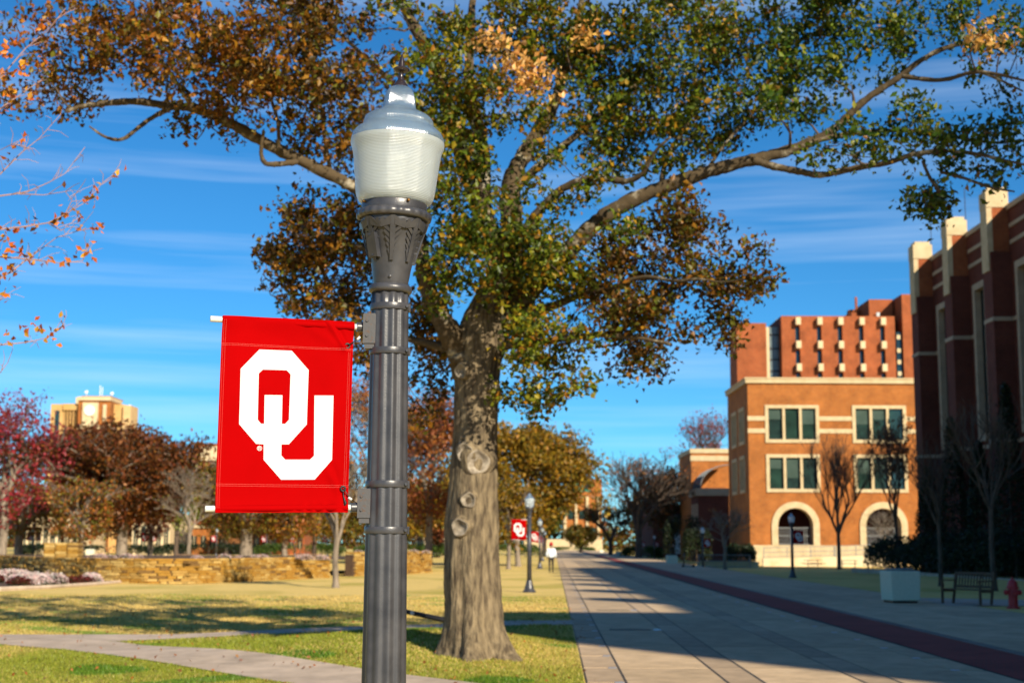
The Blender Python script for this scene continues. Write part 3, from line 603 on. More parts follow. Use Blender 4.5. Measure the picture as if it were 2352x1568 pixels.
for pts, dy in LIMBS:
    q, rr = poly(pts, dy); L_ = 0
    q = [p+Vector((rng.normal(), rng.normal(), rng.normal()))*min(.012, r*.05) for p, r in zip(q, rr)]
    lb.tube(q, [r*(1+rng.normal()*.008+.06*math.sin(i*.8+q[0].x*9)+.04*math.sin(i*2.1+q[0].z*5)) for i, r in enumerate(rr)], 14 if rr[0] > .1 else 9); nodes += [(p, r) for p, r in zip(q, rr)][8:]
O_ = [(.25, .085, .008, 3), (.15, .06, .008, 3), (.34, .16, .014, 2), (.07, .04, .008, 3), (.14, .12, .012, 2)]
Yl = [(.17, .19, .010, 4), (.26, .20, .012, 3), (.07, .10, .008, 3), (.28, .12, .010, 1.5), (.035, .055, .007, 2)]
Gr = [(.05, .095, .008, 4), (.11, .15, .010, 4), (.022, .05, .009, 4), (.20, .20, .015, 1.5), (.26, .13, .015, .5)]
Br = [(.14, .06, .008, 3), (.06, .035, .008, 3), (.26, .115, .010, 2), (.10, .095, .010, 2)]
Mx_ = [(.12, .155, .010, 5), (.24, .13, .010, 1.4), (.06, .09, .008, 4), (.30, .19, .012, 1.5), (.03, .05, .007, 2.5)]
Ta = [(.60, .33, .09, 3), (.50, .24, .05, 2), (.66, .42, .16, 1)]
BL = []
def bl(txt, pal, dy, dens=1.0, sp=.9):
    for t in txt.split(';'):
        v = [float(q) for q in t.split(',')]; BL.append((v[0], v[1], v[2], v[3], pal, dy, dens*(v[4] if len(v) > 4 else 1), sp))
bl('60,110,60,50,.5;120,60,55,40,.6;165,130,70,50,.7;110,195,70,45,.7;45,235,45,25,.5;235,85,70,45;305,40,80,45;335,110,85,55;425,60,75,60;440,135,85,55;520,160,85,60;565,95,45,55,.7;385,185,75,32;485,212,65,34;565,232,65,34;615,180,60,45', O_, -2)
bl('675,115,60,50;645,25,65,35;745,40,50,45;720,105,55,50;765,165,55,55;705,225,55,50;695,285,50,40;745,335,45,35;445,305,40,22;475,285,40,22;765,255,45,55;250,25,50,30,.6;185,215,50,25,.6', Br, -1)
bl('860,70,35,45,.6;800,160,45,45,.6;850,225,45,60;905,170,30,40,.7;800,330,50,40;860,300,40,40;790,395,40,25,.6', Br, .8)
bl('720,480,60,50;685,560,50,45;640,615,42,32;632,682,40,22;705,645,60,50;765,560,60,60;795,645,55,55;745,710,55,30;805,725,50,45;675,470,30,25,.6;850,620,50,60;850,520,50,50;800,490,50,50;690,700,40,20;640,580,25,20,.5;840,790,45,40', Br, .3)
bl('965,760,45,60;985,850,45,55;960,925,35,35;990,955,35,30;1010,800,40,40,.7;870,850,40,40,.6;930,700,40,50,.7', Br, .9)
bl('960,85,50,55;1040,60,70,60;1000,165,65,50;1060,250,65,45;985,290,55,50;950,370,40,50;1020,420,45,45;1120,100,70,55;1200,50,80,50;1250,120,70,50;1110,200,60,50;1180,240,60,45;1010,350,45,45', Yl, -.9, 1, 1.5)
bl('1300,80,80,60;1400,60,80,55;1500,60,80,55;1330,170,70,50;1420,150,70,50;1490,160,60,45;1355,260,70,50;1450,240,70,55;1530,200,60,50;1380,330,55,35;1460,330,50,35,.8;1580,40,70,45', Mx_, 0, 1, 1.5)
bl('1600,150,70,50;1640,80,70,50;1720,50,65,50;1625,255,70,50;1700,300,55,32,.8;1560,300,55,40;1680,170,55,50;1500,395,45,30,.6;1600,345,45,28,.6;1740,120,50,40', Mx_, .2, 1, 1.2)
bl('1150,112,32,24;1195,165,42,32;1240,190,34,26;1275,208,28,18;1130,85,22,14;1180,205,30,20;1350,85,10,10,.7', Ta, -2.3, 1.3, .25)
bl('1080,520,55,45;1010,540,55,45;1120,560,70,50;1200,580,70,50;1150,650,60,50;1050,620,60,50;1010,665,45,40;1000,470,45,40,.8;1250,560,50,40', Mx_, -1.2, 1, .8)
bl('1255,640,70,50;1180,690,40,50,.8;1300,640,60,45;1235,745,55,45,.8;1205,805,45,50,.9;1235,855,50,35;1185,905,35,35,.9;1265,900,55,32;1325,882,30,18,.8;1300,800,60,40;1210,940,35,25,.7', Yl, -1.0, .95, .9)
bl('1340,700,65,45;1385,760,65,40,.9;1440,700,65,50;1500,640,65,50;1465,560,65,50;1525,520,65,50;1580,500,48,32;1600,560,50,50;1625,640,60,45;1685,655,55,38;1740,640,32,22;1720,602,25,22,.7;1560,745,60,35;1520,800,40,30,.8;1425,840,32,20,.8;1645,740,40,28;1665,772,20,20;1390,600,60,50,.8;1360,650,55,40,.8;1480,760,45,30,.7;1440,800,45,25,.7', Br+[(.10, .11, .015, 2)], -.8, 1, 1.0)
bl('1800,40,70,45;1880,90,70,50;1950,40,70,45;2040,60,60,45;1800,130,60,45;1755,195,60,45;1830,210,60,50;1905,180,60,45;1980,130,60,40;1785,270,50,40;1850,280,40,32,.8;2100,118,50,32;2165,60,60,35,.8;1700,230,50,40;1880,20,60,30;2110,30,50,30', Gr, -1.0, .92, 1.1)
bl('2040,258,50,32;1970,282,42,30;2100,280,50,30;2185,290,50,24;2262,300,50,32;2322,345,32,32,.7;1925,330,42,32,.8;1985,352,32,22,.8;2065,328,40,20,.7;2145,342,40,20,.7;2205,385,42,22,.8;2160,470,48,22;2125,455,25,18;2185,450,25,15;2300,395,30,18,.7;2250,30,50,25,.4;2330,60,25,40,.4;2335,160,25,30,.4;2230,140,35,20,.5;1880,355,35,22,.6;2340,280,20,30,.5', Gr, -2.4, .9, .6)
bl('2278,78,26,20,.7;2240,96,18,14,.7;2300,110,14,18,.5', Ta, -3, 1, .3)
bl('1180,420,50,45,.6;1110,340,50,45,.7;1260,350,45,40,.5;1310,470,45,35,.5;1080,440,45,45,.7;1340,400,40,30,.5;1060,330,45,40,.7;1400,520,45,35,.6;1150,480,45,35,.6', Mx_, -1.4, 1, .7)
# crown above the frame, as the shadow on the lawn implies
for k in range(46):
    x = rng.uniform(350, 2050); t = (x-1200)/850; y = rng.uniform(-430*(1-t*t)-60, -30); BL.append((x, y, 90, 70, Mx_ if x > 900 else O_, rng.uniform(-2, 2), .55, 1.6))
parts = []; tw = MB(); todo = [(b_, P(b_[0], b_[1], YT+b_[5]+rng.normal()*.3*b_[7])) for b_ in BL]
NPn = np.array([p for p, r in nodes]); NRn = np.array([r for p, r in nodes]); CT = np.array([c for _, c in todo]); best = np.full(len(todo), 1e9); bi = np.zeros(len(todo), int)
DD = ((CT[:, None, :]-NPn[None])**2).sum(2); best = DD.min(1); bi = DD.argmin(1); NL = list(zip(NPn.tolist(), NRn.tolist())); done = np.zeros(len(todo), bool)
for _ in range(len(todo)):
    k = int(np.argmin(np.where(done, 1e9, best))); done[k] = True; (x, y, rx, ry, pal, dy, dens, sp), c_ = todo[k]; A = math.pi*rx*ry*(YT/F)**2; nt_ = max(3, int(A*(23 if pal is Gr or pal is Ta else 24 if x < 700 else 28)*dens)); th = rng.uniform(0, 2*np.pi, nt_); rr = np.sqrt(rng.uniform(0, 1.15, nt_))
    C = np.stack([c_.x+rr*np.cos(th)*rx*YT/F, c_.y+rng.normal(size=nt_)*sp*.6, c_.z+rr*np.sin(th)*ry*YT/F], 1)
    parts.append(tuft_leaves(rng, C, int((26 if pal is Ta else 70 if y > 0 else 24)*rng.uniform(.45, 1.35)), .125, .088 if y > 0 else .14, pal))
    s0 = Vector(NL[bi[k]][0]); mid = s0.lerp(c_, .5)+Vector((rng.normal()*.12, rng.normal()*.12, rng.normal()*.1-.05)); r0 = min(NL[bi[k]][1]*.6, .028); ce = Vector(c_); tw.tube([s0, s0.lerp(mid, .5)+Vector((0, 0, -.03)), mid, mid.lerp(ce, .5)+Vector((0, 0, .04)), ce], [r0, r0*.85, r0*.7, r0*.55, .007], 5, False)
    for q in (mid, ce):
        NL.append((tuple(q), r0*.6)); d2 = ((CT-np.array(q))**2).sum(1); up_ = d2 < best; best[up_] = d2[up_]; bi[up_] = len(NL)-1
    for p in C[:: 3]:
        p = Vector(p); st = ce if rng.random() < .6 else mid; m2 = st.lerp(p, .55)+Vector((rng.normal()*.06, 0, rng.normal()*.06)); tw.tube([st, m2, p], [.010, .007, .004], 4, False)
print('oak leaves', sum(len(q[0])//4 for q in parts))
lb.build('limbs', limb_m, oak, True, recalc=False); tw.build('twigs', bark_d, oak, recalc=False); crown('crown', parts, oak)
# ---------------- near maple at the left edge: trunk stands outside the frame
YM = 13.0; mloc = Vector((-8.2, YM, 0)); maple = thing('maple_tree', 'young maple at the left edge with bare lilac twigs and sparse orange leaves', 'tree', tuple(mloc))
b = MB(); b.tube([mloc, mloc+Vector((.05, 0, 1.2)), mloc+Vector((0, .1, 2.6)), mloc+Vector((.1, 0, 5)), mloc+Vector((.1, .1, 7.5))], [.16, .12, .10, .06, .02], 12); b.build('trunk', bark_g, maple, True)
tw2 = mat('lilac_twig', (.22, .13, .12), (.34, .22, .20), 6, .8); tb_ = MB(); MT = []
def twig(pts, r0=4, y0=0, root=None):
    q = [P(x, y, YM+y0+.1*i) for i, (x, y) in enumerate(pts)]
    if root is not None: q = [mloc+Vector((0.02, 0, root)), (mloc+Vector((0, 0, root))).lerp(q[0], .6)]+q
    n = len(q); tb_.tube(q, [max(.0035, r0*.004*(1-i/n)) for i in range(n)], 5, False); return q
for pts, rt in [([(-60, 470), (0, 450), (60, 442), (110, 420), (150, 398), (195, 338)], 3.2), ([(-60, 430), (0, 400), (50, 350), (90, 318), (140, 262)], 3.6), ([(-80, 560), (0, 527), (60, 520), (110, 512), (150, 492), (200, 462), (235, 420), (262, 400)], 2.9), ([(-70, 600), (0, 590), (80, 596), (140, 605), (190, 598), (200, 570)], 2.6), ([(-60, 650), (0, 640), (30, 620), (70, 590), (130, 545), (180, 530), (235, 520)], 2.5), ([(-60, 700), (0, 690), (14, 660)], 2.2), ([(-60, 800), (0, 792), (60, 786), (110, 775), (150, 742)], 1.9), ([(-60, 880), (0, 856), (18, 832)], 1.5), ([(-60, 230), (0, 180), (60, 110), (110, 70), (150, 20)], 4.4), ([(-60, 300), (0, 250), (50, 215), (100, 180)], 4.0), ([(40, 445), (100, 448), (150, 440)], None), ([(60, 340), (30, 330), (0, 345)], None), ([(150, 492), (165, 460), (150, 440)], None), ([(110, 512), (140, 530), (180, 500)], None)]:
    q = twig(pts, 3.2 if rt else 1.6, 0, rt); ql = q[2:] if rt else q
    for a_, c_ in zip(ql, ql[1:]):
        for k in range(3):
            s0 = a_.lerp(c_, rnd.random()); e = s0+Vector((rnd.uniform(-.1, .2), rnd.uniform(-.15, .15), rnd.uniform(-.08, .2))); tb_.tube([s0, s0.lerp(e, .5)+Vector((.02, 0, .02)), e], [.004, .003, .002], 4, False)
tb_.build('branches', tw2, maple, recalc=False)
mp_ = [(.60, .17, .015, 3), (.45, .10, .012, 2), (.55, .26, .02, 2), (.16, .06, .012, 1.5)]
C = []
for x, y, n in [(262, 402, 2), (250, 415, 1), (225, 430, 3), (205, 445, 3), (190, 460, 3), (215, 470, 2), (150, 436, 1), (235, 520, 5), (215, 532, 3), (180, 498, 4), (150, 490, 4), (185, 520, 3), (120, 510, 5), (80, 520, 5), (40, 525, 6), (15, 545, 7), (45, 575, 6), (70, 590, 5), (110, 600, 4), (150, 598, 4), (190, 570, 4), (200, 592, 3), (15, 585, 6), (25, 615, 8), (10, 640, 6), (14, 680, 4), (60, 745, 2), (75, 742, 3), (105, 762, 5), (130, 752, 4), (145, 738, 2), (60, 770, 3), (20, 778, 4), (120, 780, 3), (30, 340, 3), (50, 320, 3), (10, 370, 3), (10, 120, 12), (40, 90, 10), (60, 160, 12), (20, 210, 10), (70, 220, 8), (100, 150, 8), (15, 170, 8), (30, 250, 6), (90, 60, 5)]:
    for k in range(int(n*1.6)): p = P(x+rnd.gauss(0, 9), y+rnd.gauss(0, 9), YM+rnd.uniform(-.3, .5)); C.append(tuple(p))
C = np.array(C); parts = [leaf_arrays(rng, C, rng.uniform(.05, .085, len(C)), palette(rng, len(C), mp_), .6)]
C2 = np.array(mloc)+np.array([0, 0, 5.2])+rng.normal(size=(700, 3))*np.array([.9, 1.2, 1.6]); C2 = C2[C2[:, 0] < -6.2]; parts.append(leaf_arrays(rng, C2, rng.uniform(.05, .09, len(C2)), palette(rng, len(C2), mp_), .6))
crown('crown', parts, maple)
# ---------------- background trees
def grow(mb, r_, p, d, L, rad, lev, tips, spread=.6, up=.15, kids=(3, 4), rmin=.012):
    q = [p]; dd = d.copy(); n = 4
    for i in range(n):
        dd = (dd+Vector((r_.gauss(0, .1), r_.gauss(0, .1), r_.gauss(0, .07)+up*.25))).normalized(); q.append(q[-1]+dd*L/n)
    mb.tube(q, [max(rmin, rad*(1-.5*i/n)) for i in range(n+1)], 8 if lev > 2 else (5 if lev > 0 else 3), False)
    if lev == 0: tips += q[2:]; return
    for k in range(r_.randint(*kids)):
        t = r_.uniform(.35, 1) if k else 1; i = min(n-1, int(t*n)); s0 = q[i].lerp(q[i+1], t*n-i); ax = dd.orthogonal().normalized(); ax.rotate(Matrix.Rotation(r_.uniform(0, 6.28), 3, dd))
        nd = (dd*math.cos(spread)+ax*math.sin(spread*r_.uniform(.6, 1.3))+Vector((0, 0, up))).normalized(); grow(mb, r_, s0, nd, L*r_.uniform(.6, .82), max(rmin, rad*.55), lev-1, tips, spread, up, kids, rmin)
def tree(label, x, basey, Y, top, wpx, pal, trunk_px=8, leaves=2600, fork=None, bark=bark_g, lev=3, size=.20, seed=1, name='tree', group='trees across the lawn', clo=None, spread=.62, up=.12, lean=0, rmin=.02):
    """x, top and width measured in the photograph; Y = distance"""
    r_ = random.Random(seed); g = np.random.default_rng(seed); b0 = P(x, 1249, Y); gz = H(b0.x, Y); base = Vector((b0.x, Y, gz)); zt_ = P(x, top, Y).z; hh = zt_-gz; W = wpx*Y/F
    t = thing(name, label, 'tree', tuple(base), 0, group); fork = fork or .32; tr = trunk_px*.5*Y/F; mb = MB(); f = base+Vector((lean, 0, hh*fork))
    mb.tube([base-Vector((0, 0, .1)), base+Vector((0, 0, .25)), base.lerp(f, .5)+Vector((r_.gauss(0, .05), 0, 0)), f], [tr*1.6, tr*1.1, tr, tr*.9], 10, False); mb.build('trunk', bark, t, True, recalc=False)
    br = MB(); tips = []
    for k in range(r_.randint(4, 6)):
        a = k*1.25+r_.random(); sp_ = r_.uniform(.3, .9)*W/hh*.9; d = Vector((math.cos(a)*sp_, math.sin(a)*sp_, 1)).normalized(); grow(br, r_, f-Vector((0, 0, r_.uniform(0, .3))), d, hh*(1-fork)*.42, tr*.6, lev, tips, spread, up, rmin=rmin)
    # keep the crown inside its measured outline
    mx_ = max(q.z for q in tips); sc_ = (zt_-f.z)/max(.1, mx_-f.z); xs_ = sorted(abs(q.x-f.x) for q in tips); wx = W*.5/max(.1, xs_[int(len(xs_)*.93)])
    def fit_(v): d = Vector(v)-f; return (f.x+d.x*wx, f.y+d.y*wx, f.z+d.z*sc_ if d.z > 0 else f.z+d.z)
    br.v = [fit_(v) for v in br.v]; br.build('branches', bark, t, recalc=False)
    if leaves:
        C = np.array([fit_(v) for v in tips]); C = C[g.choice(len(C), min(len(C), max(30, leaves//9)), replace=False)]
        if leaves > 1800:
            ne = int(len(C)*1.5); zlo = gz+hh*(clo if clo else .22); zc_ = (zlo+zt_)/2; dv = g.normal(size=(ne, 3)); dv /= np.linalg.norm(dv, axis=1)[:, None]; dv *= g.uniform(.45, 1, (ne, 1))**.5*(1+.12*np.sin(dv[:, :1]*7+seed)*np.cos(dv[:, 2:]*6))
            C = np.concatenate([C, np.stack([f.x+dv[:, 0]*W*.47, f.y+dv[:, 1]*W*.45, zc_+dv[:, 2]*(zt_-zlo)*.47], 1)])
            leaves = int(leaves*1.7)
        per = max(2, leaves//len(C)); crown('crown', [tuft_leaves(g, C, per, W*.040, size, pal, .2)], t)
    return t
DkR = [(.16, .046, .012, 4), (.10, .034, .010, 3), (.20, .075, .014, 2), (.05, .03, .01, 2)]; Mar = [(.28, .022, .035, 3), (.20, .03, .03, 2), (.34, .05, .05, 1)]; DkB = [(.12, .042, .014, 3), (.17, .06, .018, 3), (.07, .04, .015, 2), (.10, .07, .02, 1)]; Olv = [(.16, .13, .015, 3), (.10, .10, .015, 2), (.24, .15, .02, 2), (.26, .10, .015, 1)]
Orr = [(.34, .11, .02, 3), (.24, .08, .03, 2), (.38, .17, .05, 2), (.14, .07, .03, 1)]; Gol = [(.28, .16, .012, 3), (.20, .13, .012, 3), (.34, .17, .015, 2), (.12, .10, .012, 1.5)]; RdB = [(.22, .06, .025, 3), (.14, .045, .02, 2)]
tree('maroon-leaved tree at the left edge of the photo', 4, 1275, 108, 905, 300, Mar, 20, 4200, .42, seed=2, size=.26)
tree('big dark brown oak in front of the clock tower', 280, 1272, 116, 970, 320, DkR, 24, 17000, .34, seed=3, size=.30, bark=bark_g)
tree('short olive and orange tree left of the big brown oak', 186, 1275, 106, 1095, 150, Olv+Orr, 13, 2600, .4, seed=4, size=.24)
tree('thick-trunked tree with rusty leaves beside the maroon tree', 44, 1272, 125, 1090, 170, Orr+Olv, 19, 3200, .35, seed=5, size=.24)
tree('slim olive tree between two paired banners and the brown oak', 142, 1270, 130, 1110, 130, Olv, 9, 2600, .4, seed=6, size=.22)
tree('yellow-green tree behind the right flank of the brown oak', 405, 1265, 170, 1020, 130, [(.14, .17, .015, 3), (.20, .18, .02, 2), (.07, .1, .012, 1)], 10, 3600, .3, seed=7, size=.32, bark=bark_d)
tree('small dark red tree left of the grey bare tree', 345, 1272, 128, 1105, 110, RdB, 12, 2600, .38, seed=8, size=.24)
tree('grey bare tree left of the red banner', 435, 1272, 112, 1060, 130, Olv, 9, 160, .3, seed=9, lev=4, size=.18, rmin=.016)
tree('stout oak directly below the big red banner', 566, 1270, 120, 1050, 230, DkB+Olv, 28, 6000, .36, seed=10, size=.28)
tree('yellow-orange tree below the right half of the big banner', 655, 1270, 122, 1085, 170, Gol+Orr, 13, 4200, .36, seed=12, size=.26)
tree('olive tree left of the near lamp post', 722, 1268, 150, 1080, 190, Gol, 9, 4600, .3, seed=13, size=.32, bark=bark_d)
tree('sparse orange tree seen between the big banner and the lamp post', 850, 1265, 125, 835, 230, Orr, 15, 3000, .34, seed=14, size=.28, lev=4)
tree('red-orange tree between the lamp post and the oak trunk', 985, 1262, 118, 900, 230, Orr+RdB, 16, 8500, .33, seed=15, size=.28)
tree('olive tree low behind the lamp post', 930, 1262, 150, 1090, 220, Gol+Olv, 12, 6000, .3, seed=16, size=.34, bark=bark_d)
tree('broad golden-olive tree right of the oak trunk', 1190, 1290, 112, 965, 300, Gol, 12, 15000, .30, seed=17, size=.30, bark=bark_g)
tree('slim golden tree beside the second lamp post', 1168, 1290, 100, 1100, 120, Gol, 9, 2400, .42, seed=18, size=.22)
tree('bare brown tree beside the far end of the road', 1467, 1275, 190, 1030, 210, Orr, 16, 700, .28, seed=19, lev=4, size=.3, bark=bark_d, rmin=.03)
tree('dark tree with low red leaves at the end of the road', 1402, 1262, 240, 1150, 110, Orr+Olv, 10, 1700, .3, seed=20, size=.42, bark=bark_d)
tree('dark green tree left of the far green-roofed building', 1250, 1262, 230, 1110, 100, [(.06, .08, .012, 3), (.12, .12, .015, 2)], 9, 5200, .3, seed=21, size=.42, bark=bark_d)
tree('shaded dark tree beside the brick building wing', 1545, 1268, 210, 1075, 130, DkB+[(.05, .06, .012, 3)], 9, 4800, .3, seed=22, size=.4, bark=bark_d)
tree('reddish tree rising behind the low brick wing', 1640, 1262, 268, 935, 130, [(.32, .06, .03, 3), (.22, .05, .03, 2)], 10, 1500, .4, seed=23, size=.36, lev=4, bark=bark_d)
tree('small pale bare tree left of the brick building', 1665, 1298, 128, 1160, 110, Orr, 8, 40, .35, seed=24, lev=4, size=.2, rmin=.012)
tree('bare vase-shaped tree between the two brick arches', 1926, 1302, 132, 985, 150, Orr, 9, 0, .26, seed=31, lev=4, spread=.30, up=.32, bark=bark_d, rmin=.012, group='trees along the brick buildings')
tree('tree with withered brown leaves before the right arch', 2060, 1302, 120, 945, 110, [(.10, .04, .015, 3), (.16, .07, .02, 1)], 8, 1500, .3, seed=26, lev=4, spread=.36, up=.3, bark=bark_d, size=.22, rmin=.012, group='trees along the brick buildings')
tree('small pale bare tree inside the right arch opening', 2030, 1300, 140, 1165, 70, Orr, 4, 0, .35, seed=27, lev=3, rmin=.012, group='trees along the brick buildings')
tree('bare grey tree in shade behind the pale bin', 2158, 1345, 62, 985, 130, Orr, 10, 0, .4, seed=28, lev=3, spread=.42, up=.3, rmin=.007, bark=bark_d, group='bare trees in the shade')
tree('bare grey tree in shade behind the wooden bench', 2280, 1352, 56, 870, 210, Orr, 12, 0, .4, seed=29, lev=3, spread=.45, up=.28, rmin=.007, bark=bark_d, group='bare trees in the shade')
t = tree('young bare tree with forked pale trunk before the stone wall', 773, 1353, 56, 1020, 130, Orr, 13, 30, .34, seed=30, lev=4, spread=.42, up=.3, rmin=.012, size=.15)
for k, (x, Y, tp_, w_, pal) in enumerate([(520, 200, 1120, 160, Olv), (620, 210, 1130, 150, DkB), (780, 190, 1120, 160, Olv), (320, 220, 1150, 160, DkB), (90, 210, 1150, 180, Olv), (1090, 210, 1080, 200, Olv), (-60, 150, 1000, 200, DkB), (1490, 260, 1130, 110, DkB), (1005, 180, 1140, 150, RdB+DkB), (200, 230, 1160, 130, Olv), (1335, 300, 1205, 70, Olv)]):
    nm = ['olive', 'brown', 'olive', 'brown', 'olive', 'olive', 'dark brown', 'dark', 'rust-red', 'olive', 'olive'][k]
    wh = ['behind the lower left corner of the big banner', 'behind the stout oak below the banner', 'behind the forked bare tree', 'right of the big brown oak, farther back', 'behind the paired banners at left', 'hidden mostly by the oak trunk', 'at the far left edge, behind the maroon tree', 'at the right of the road end', 'low between lamp post and oak trunk', 'under the clock tower', 'in front of the green-roofed building'][k]
    tree('distant %s tree %s' % (nm, wh), x, 1262, Y, tp_, w_, pal, 8, 3600, .28, seed=50+k, size=.42, bark=bark_d, lev=2)
#PART3
# ================================================================== buildings
def win(parent, fm, a0, a1, b0, b1, lights, panes, fr=stonec, rim=.36, d_out=-.14, d_in=.30, mull=.28, blinds=False):
    """window: stone frame with lights, each pane on its own; fm(a,b,d): d grows inward"""
    n = lights; wl = (a1-a0-2*rim-(n-1)*mull)/n; holes = []
    for k in range(n): q = a0+rim+k*(wl+mull); holes.append([(q, b0+rim), (q, b1-rim), (q+wl, b1-rim), (q+wl, b0+rim)])
    mb = MB(); mb.plate([[(a0, b0), (a1, b0), (a1, b1), (a0, b1)]]+holes, fm, d_out, d_in); wd = mb.build('window', fr, parent)
    for k, hl in enumerate(holes):
        (qa, qb), (_, qd), (qc, _), _ = hl; mb = MB(); mb.plate([[(qa-.02, qb-.02), (qc+.02, qb-.02), (qc+.02, qd+.02), (qa-.02, qd+.02)]], fm, d_in-.10, d_in-.04); mb.build('pane', panes[k % len(panes)], wd)
        mb = MB(); w_ = .06
        mb.plate([[(qa, qb), (qc, qb), (qc, qd), (qa, qd)], [(qa+w_, qb+w_), (qa+w_, qd-w_), (qc-w_, qd-w_), (qc-w_, qb+w_)]], fm, d_in-.18, d_in-.105); mb.build('sash', mat('bronze_sash', (.03, .028, .025), rough=.5), wd)
        if blinds and (k*7+int(b0*3)+int(a0*5)) % 3: mb = MB(); fr2 = .35+.3*((k*5+int(a0)) % 3)/2; mb.plate([[(qa+.07, qd-(qd-qb)*fr2), (qc-.07, qd-(qd-qb)*fr2), (qc-.07, qd-.07), (qa+.07, qd-.07)]], fm, d_in-.135, d_in-.115); mb.build('blind', mat('green_blind', (.018, .045, .032), (.03, .06, .045), 1, .7), wd)
    return wd
rect = lambda a0, a1, b0, b1: [(a0, b0), (a1, b0), (a1, b1), (a0, b1)]
# ---------------- the three-storey brick hall
Y1 = 155.0; g1 = -.45
def zx(xz, yz): q = P(1607.8+.4396*xz, 631.6+.4396*yz, Y1); return q.x, q.z
xL, zTop = zx(247, 540); xR = xL+34; hall = thing('brick_hall', 'three-storey orange brick hall with stone-framed triple windows and round arches', 'building', (xL+12, Y1, g1))
ff = lambda a, b_, d: (a, Y1+d, b_)
bays = [0, (795-340)]; W1 = []; W2 = []; AR = []
dxb = zx(795, 700)[0]-zx(340, 700)[0]
for k in range(3):
    a0 = zx(340, 780)[0]+dxb*k; a1 = zx(622, 780)[0]+dxb*k; W1.append((a0, a1, zx(340, 875)[1], zx(340, 678)[1]))
    a0 = zx(346, 1030)[0]+dxb*k; a1 = zx(628, 1030)[0]+dxb*k; W2.append((a0, a1, zx(340, 1133)[1], zx(340, 935)[1]))
    AR.append((zx(499, 1300)[0]+dxb*k, zx(0, 1306)[1], zx(591, 1300)[0]-zx(499, 1300)[0], zx(0, 1412)[1]))
def arch_loop(c, sp, r, base, n=20): return [(c-r, base), (c+r, base)]+[(c+r*math.cos(math.pi*i/n), sp+r*math.sin(math.pi*i/n)) for i in range(n+1)]
holes = [rect(a0+.2, a1-.2, b0+.2, b1-.2) for a0, a1, b0, b1 in W1+W2]+[arch_loop(c, sp, r+.3, base) for c, sp, r, base in AR]
zpl = zx(0, 1405)[1]
mb = MB(); mb.plate([rect(xL, xR, zpl-.05, zTop-.28)]+holes, ff, 0, .8); mb.build('front_wall', brick_o, hall)
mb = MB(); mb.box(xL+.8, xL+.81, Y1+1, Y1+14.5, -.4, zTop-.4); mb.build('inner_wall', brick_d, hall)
for a0, a1, b0, b1 in W1: win(hall, ff, a0, a1, b0, b1, 3, [glassd, glassg, glassg], blinds=True)
for a0, a1, b0, b1 in W2: win(hall, ff, a0, a1, b0, b1, 3, [glassg, glassd, glassd], blinds=True)
for y0, y1 in ((735, 758), (800, 823)):
    zb, zt_ = zx(0, y1)[1], zx(0, y0)[1]; seq = [xL-.06]+[v for a0, a1, _, _ in W1 for v in (a0, a1)]+[xR]
    for k in range(0, len(seq)-1, 2):
        mb = MB(); mb.box(seq[k]+.003, seq[k+1]-.003, Y1-.10, Y1-.003, zb, zt_); mb.build('stone_band', stonec, hall)
mb = MB(); mb.box(xL-.25, xR, Y1-.25, Y1+14.5, zTop-.5, zTop-.05); mb.box(xL-.35, xR, Y1-.35, Y1+14.5, zTop-.05, zTop+.10); mb.build('cornice', stonec, hall)
mb = MB(); mb.box(xL+.3, xR, Y1+.4, Y1+14.5, zTop-1.1, zTop-.97); mb.build('roof', stone_s, hall)
for c, sp, r, base in AR:
    ro = r*1.36; mb = MB(); mb.plate([arch_loop(c, sp, ro, base), arch_loop(c, sp, r, base+.0)[0:]], ff, -.16, 1.2) if False else None
    outer = [(c-ro, base)]+[(c-ro*math.cos(math.pi*i/20), sp+ro*math.sin(math.pi*i/20)) for i in range(21)]+[(c+ro, base)]; inner = [(c+r, base)]+[(c+r*math.cos(math.pi*i/20), sp+r*math.sin(math.pi*i/20)) for i in range(21)]+[(c-r, base)]
    mb = MB(); mb.plate([outer+inner], ff, -.16, 1.5); ar = mb.build('stone_arch', stonec, hall)
    mb = MB(); zz = base+.02
    for zb in (zz+.15, zz+1.05, zz+1.9): mb.box(c-r+.002, c+r-.002, Y1+.5, Y1+.56, zb, zb+.07)
    for k in range(15): x = c-r+.12+(2*r-.24)*k/14; mb.box(x-.025, x+.025, Y1+.51, Y1+.55, zz, zz+1.9)
    mb.build('arch_railing', rail_m, hall)
mb = MB(); mb.box(xL-.12, xR, Y1-.12, Y1+1.4, g1-.1, zpl-.052); mb.build('plinth', stonec, hall)
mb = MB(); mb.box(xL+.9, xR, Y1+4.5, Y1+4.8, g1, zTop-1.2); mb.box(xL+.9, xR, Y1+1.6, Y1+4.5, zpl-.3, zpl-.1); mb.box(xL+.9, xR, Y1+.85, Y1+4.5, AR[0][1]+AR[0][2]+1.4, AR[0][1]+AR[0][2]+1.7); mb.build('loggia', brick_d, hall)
# left flank
fl = lambda a, b_, d: (xL+d, a, b_)
fw = []
for k in range(2):
    for (b0, b1) in ((W1[0][2], W1[0][3]), (W2[0][2], W2[0][3])): fw.append((Y1+2.2+k*5.5, Y1+5.6+k*5.5, b0, b1))
mb = MB(); mb.plate([rect(Y1+.803, Y1+14.5, g1, zTop-.51)]+[rect(a0+.2, a1-.2, b0+.2, b1-.2) for a0, a1, b0, b1 in fw], fl, 0, .75); mb.build('side_wall', brick_o, hall)
for a0, a1, b0, b1 in fw: win(hall, fl, a0, a1, b0, b1, 2, [glassd])
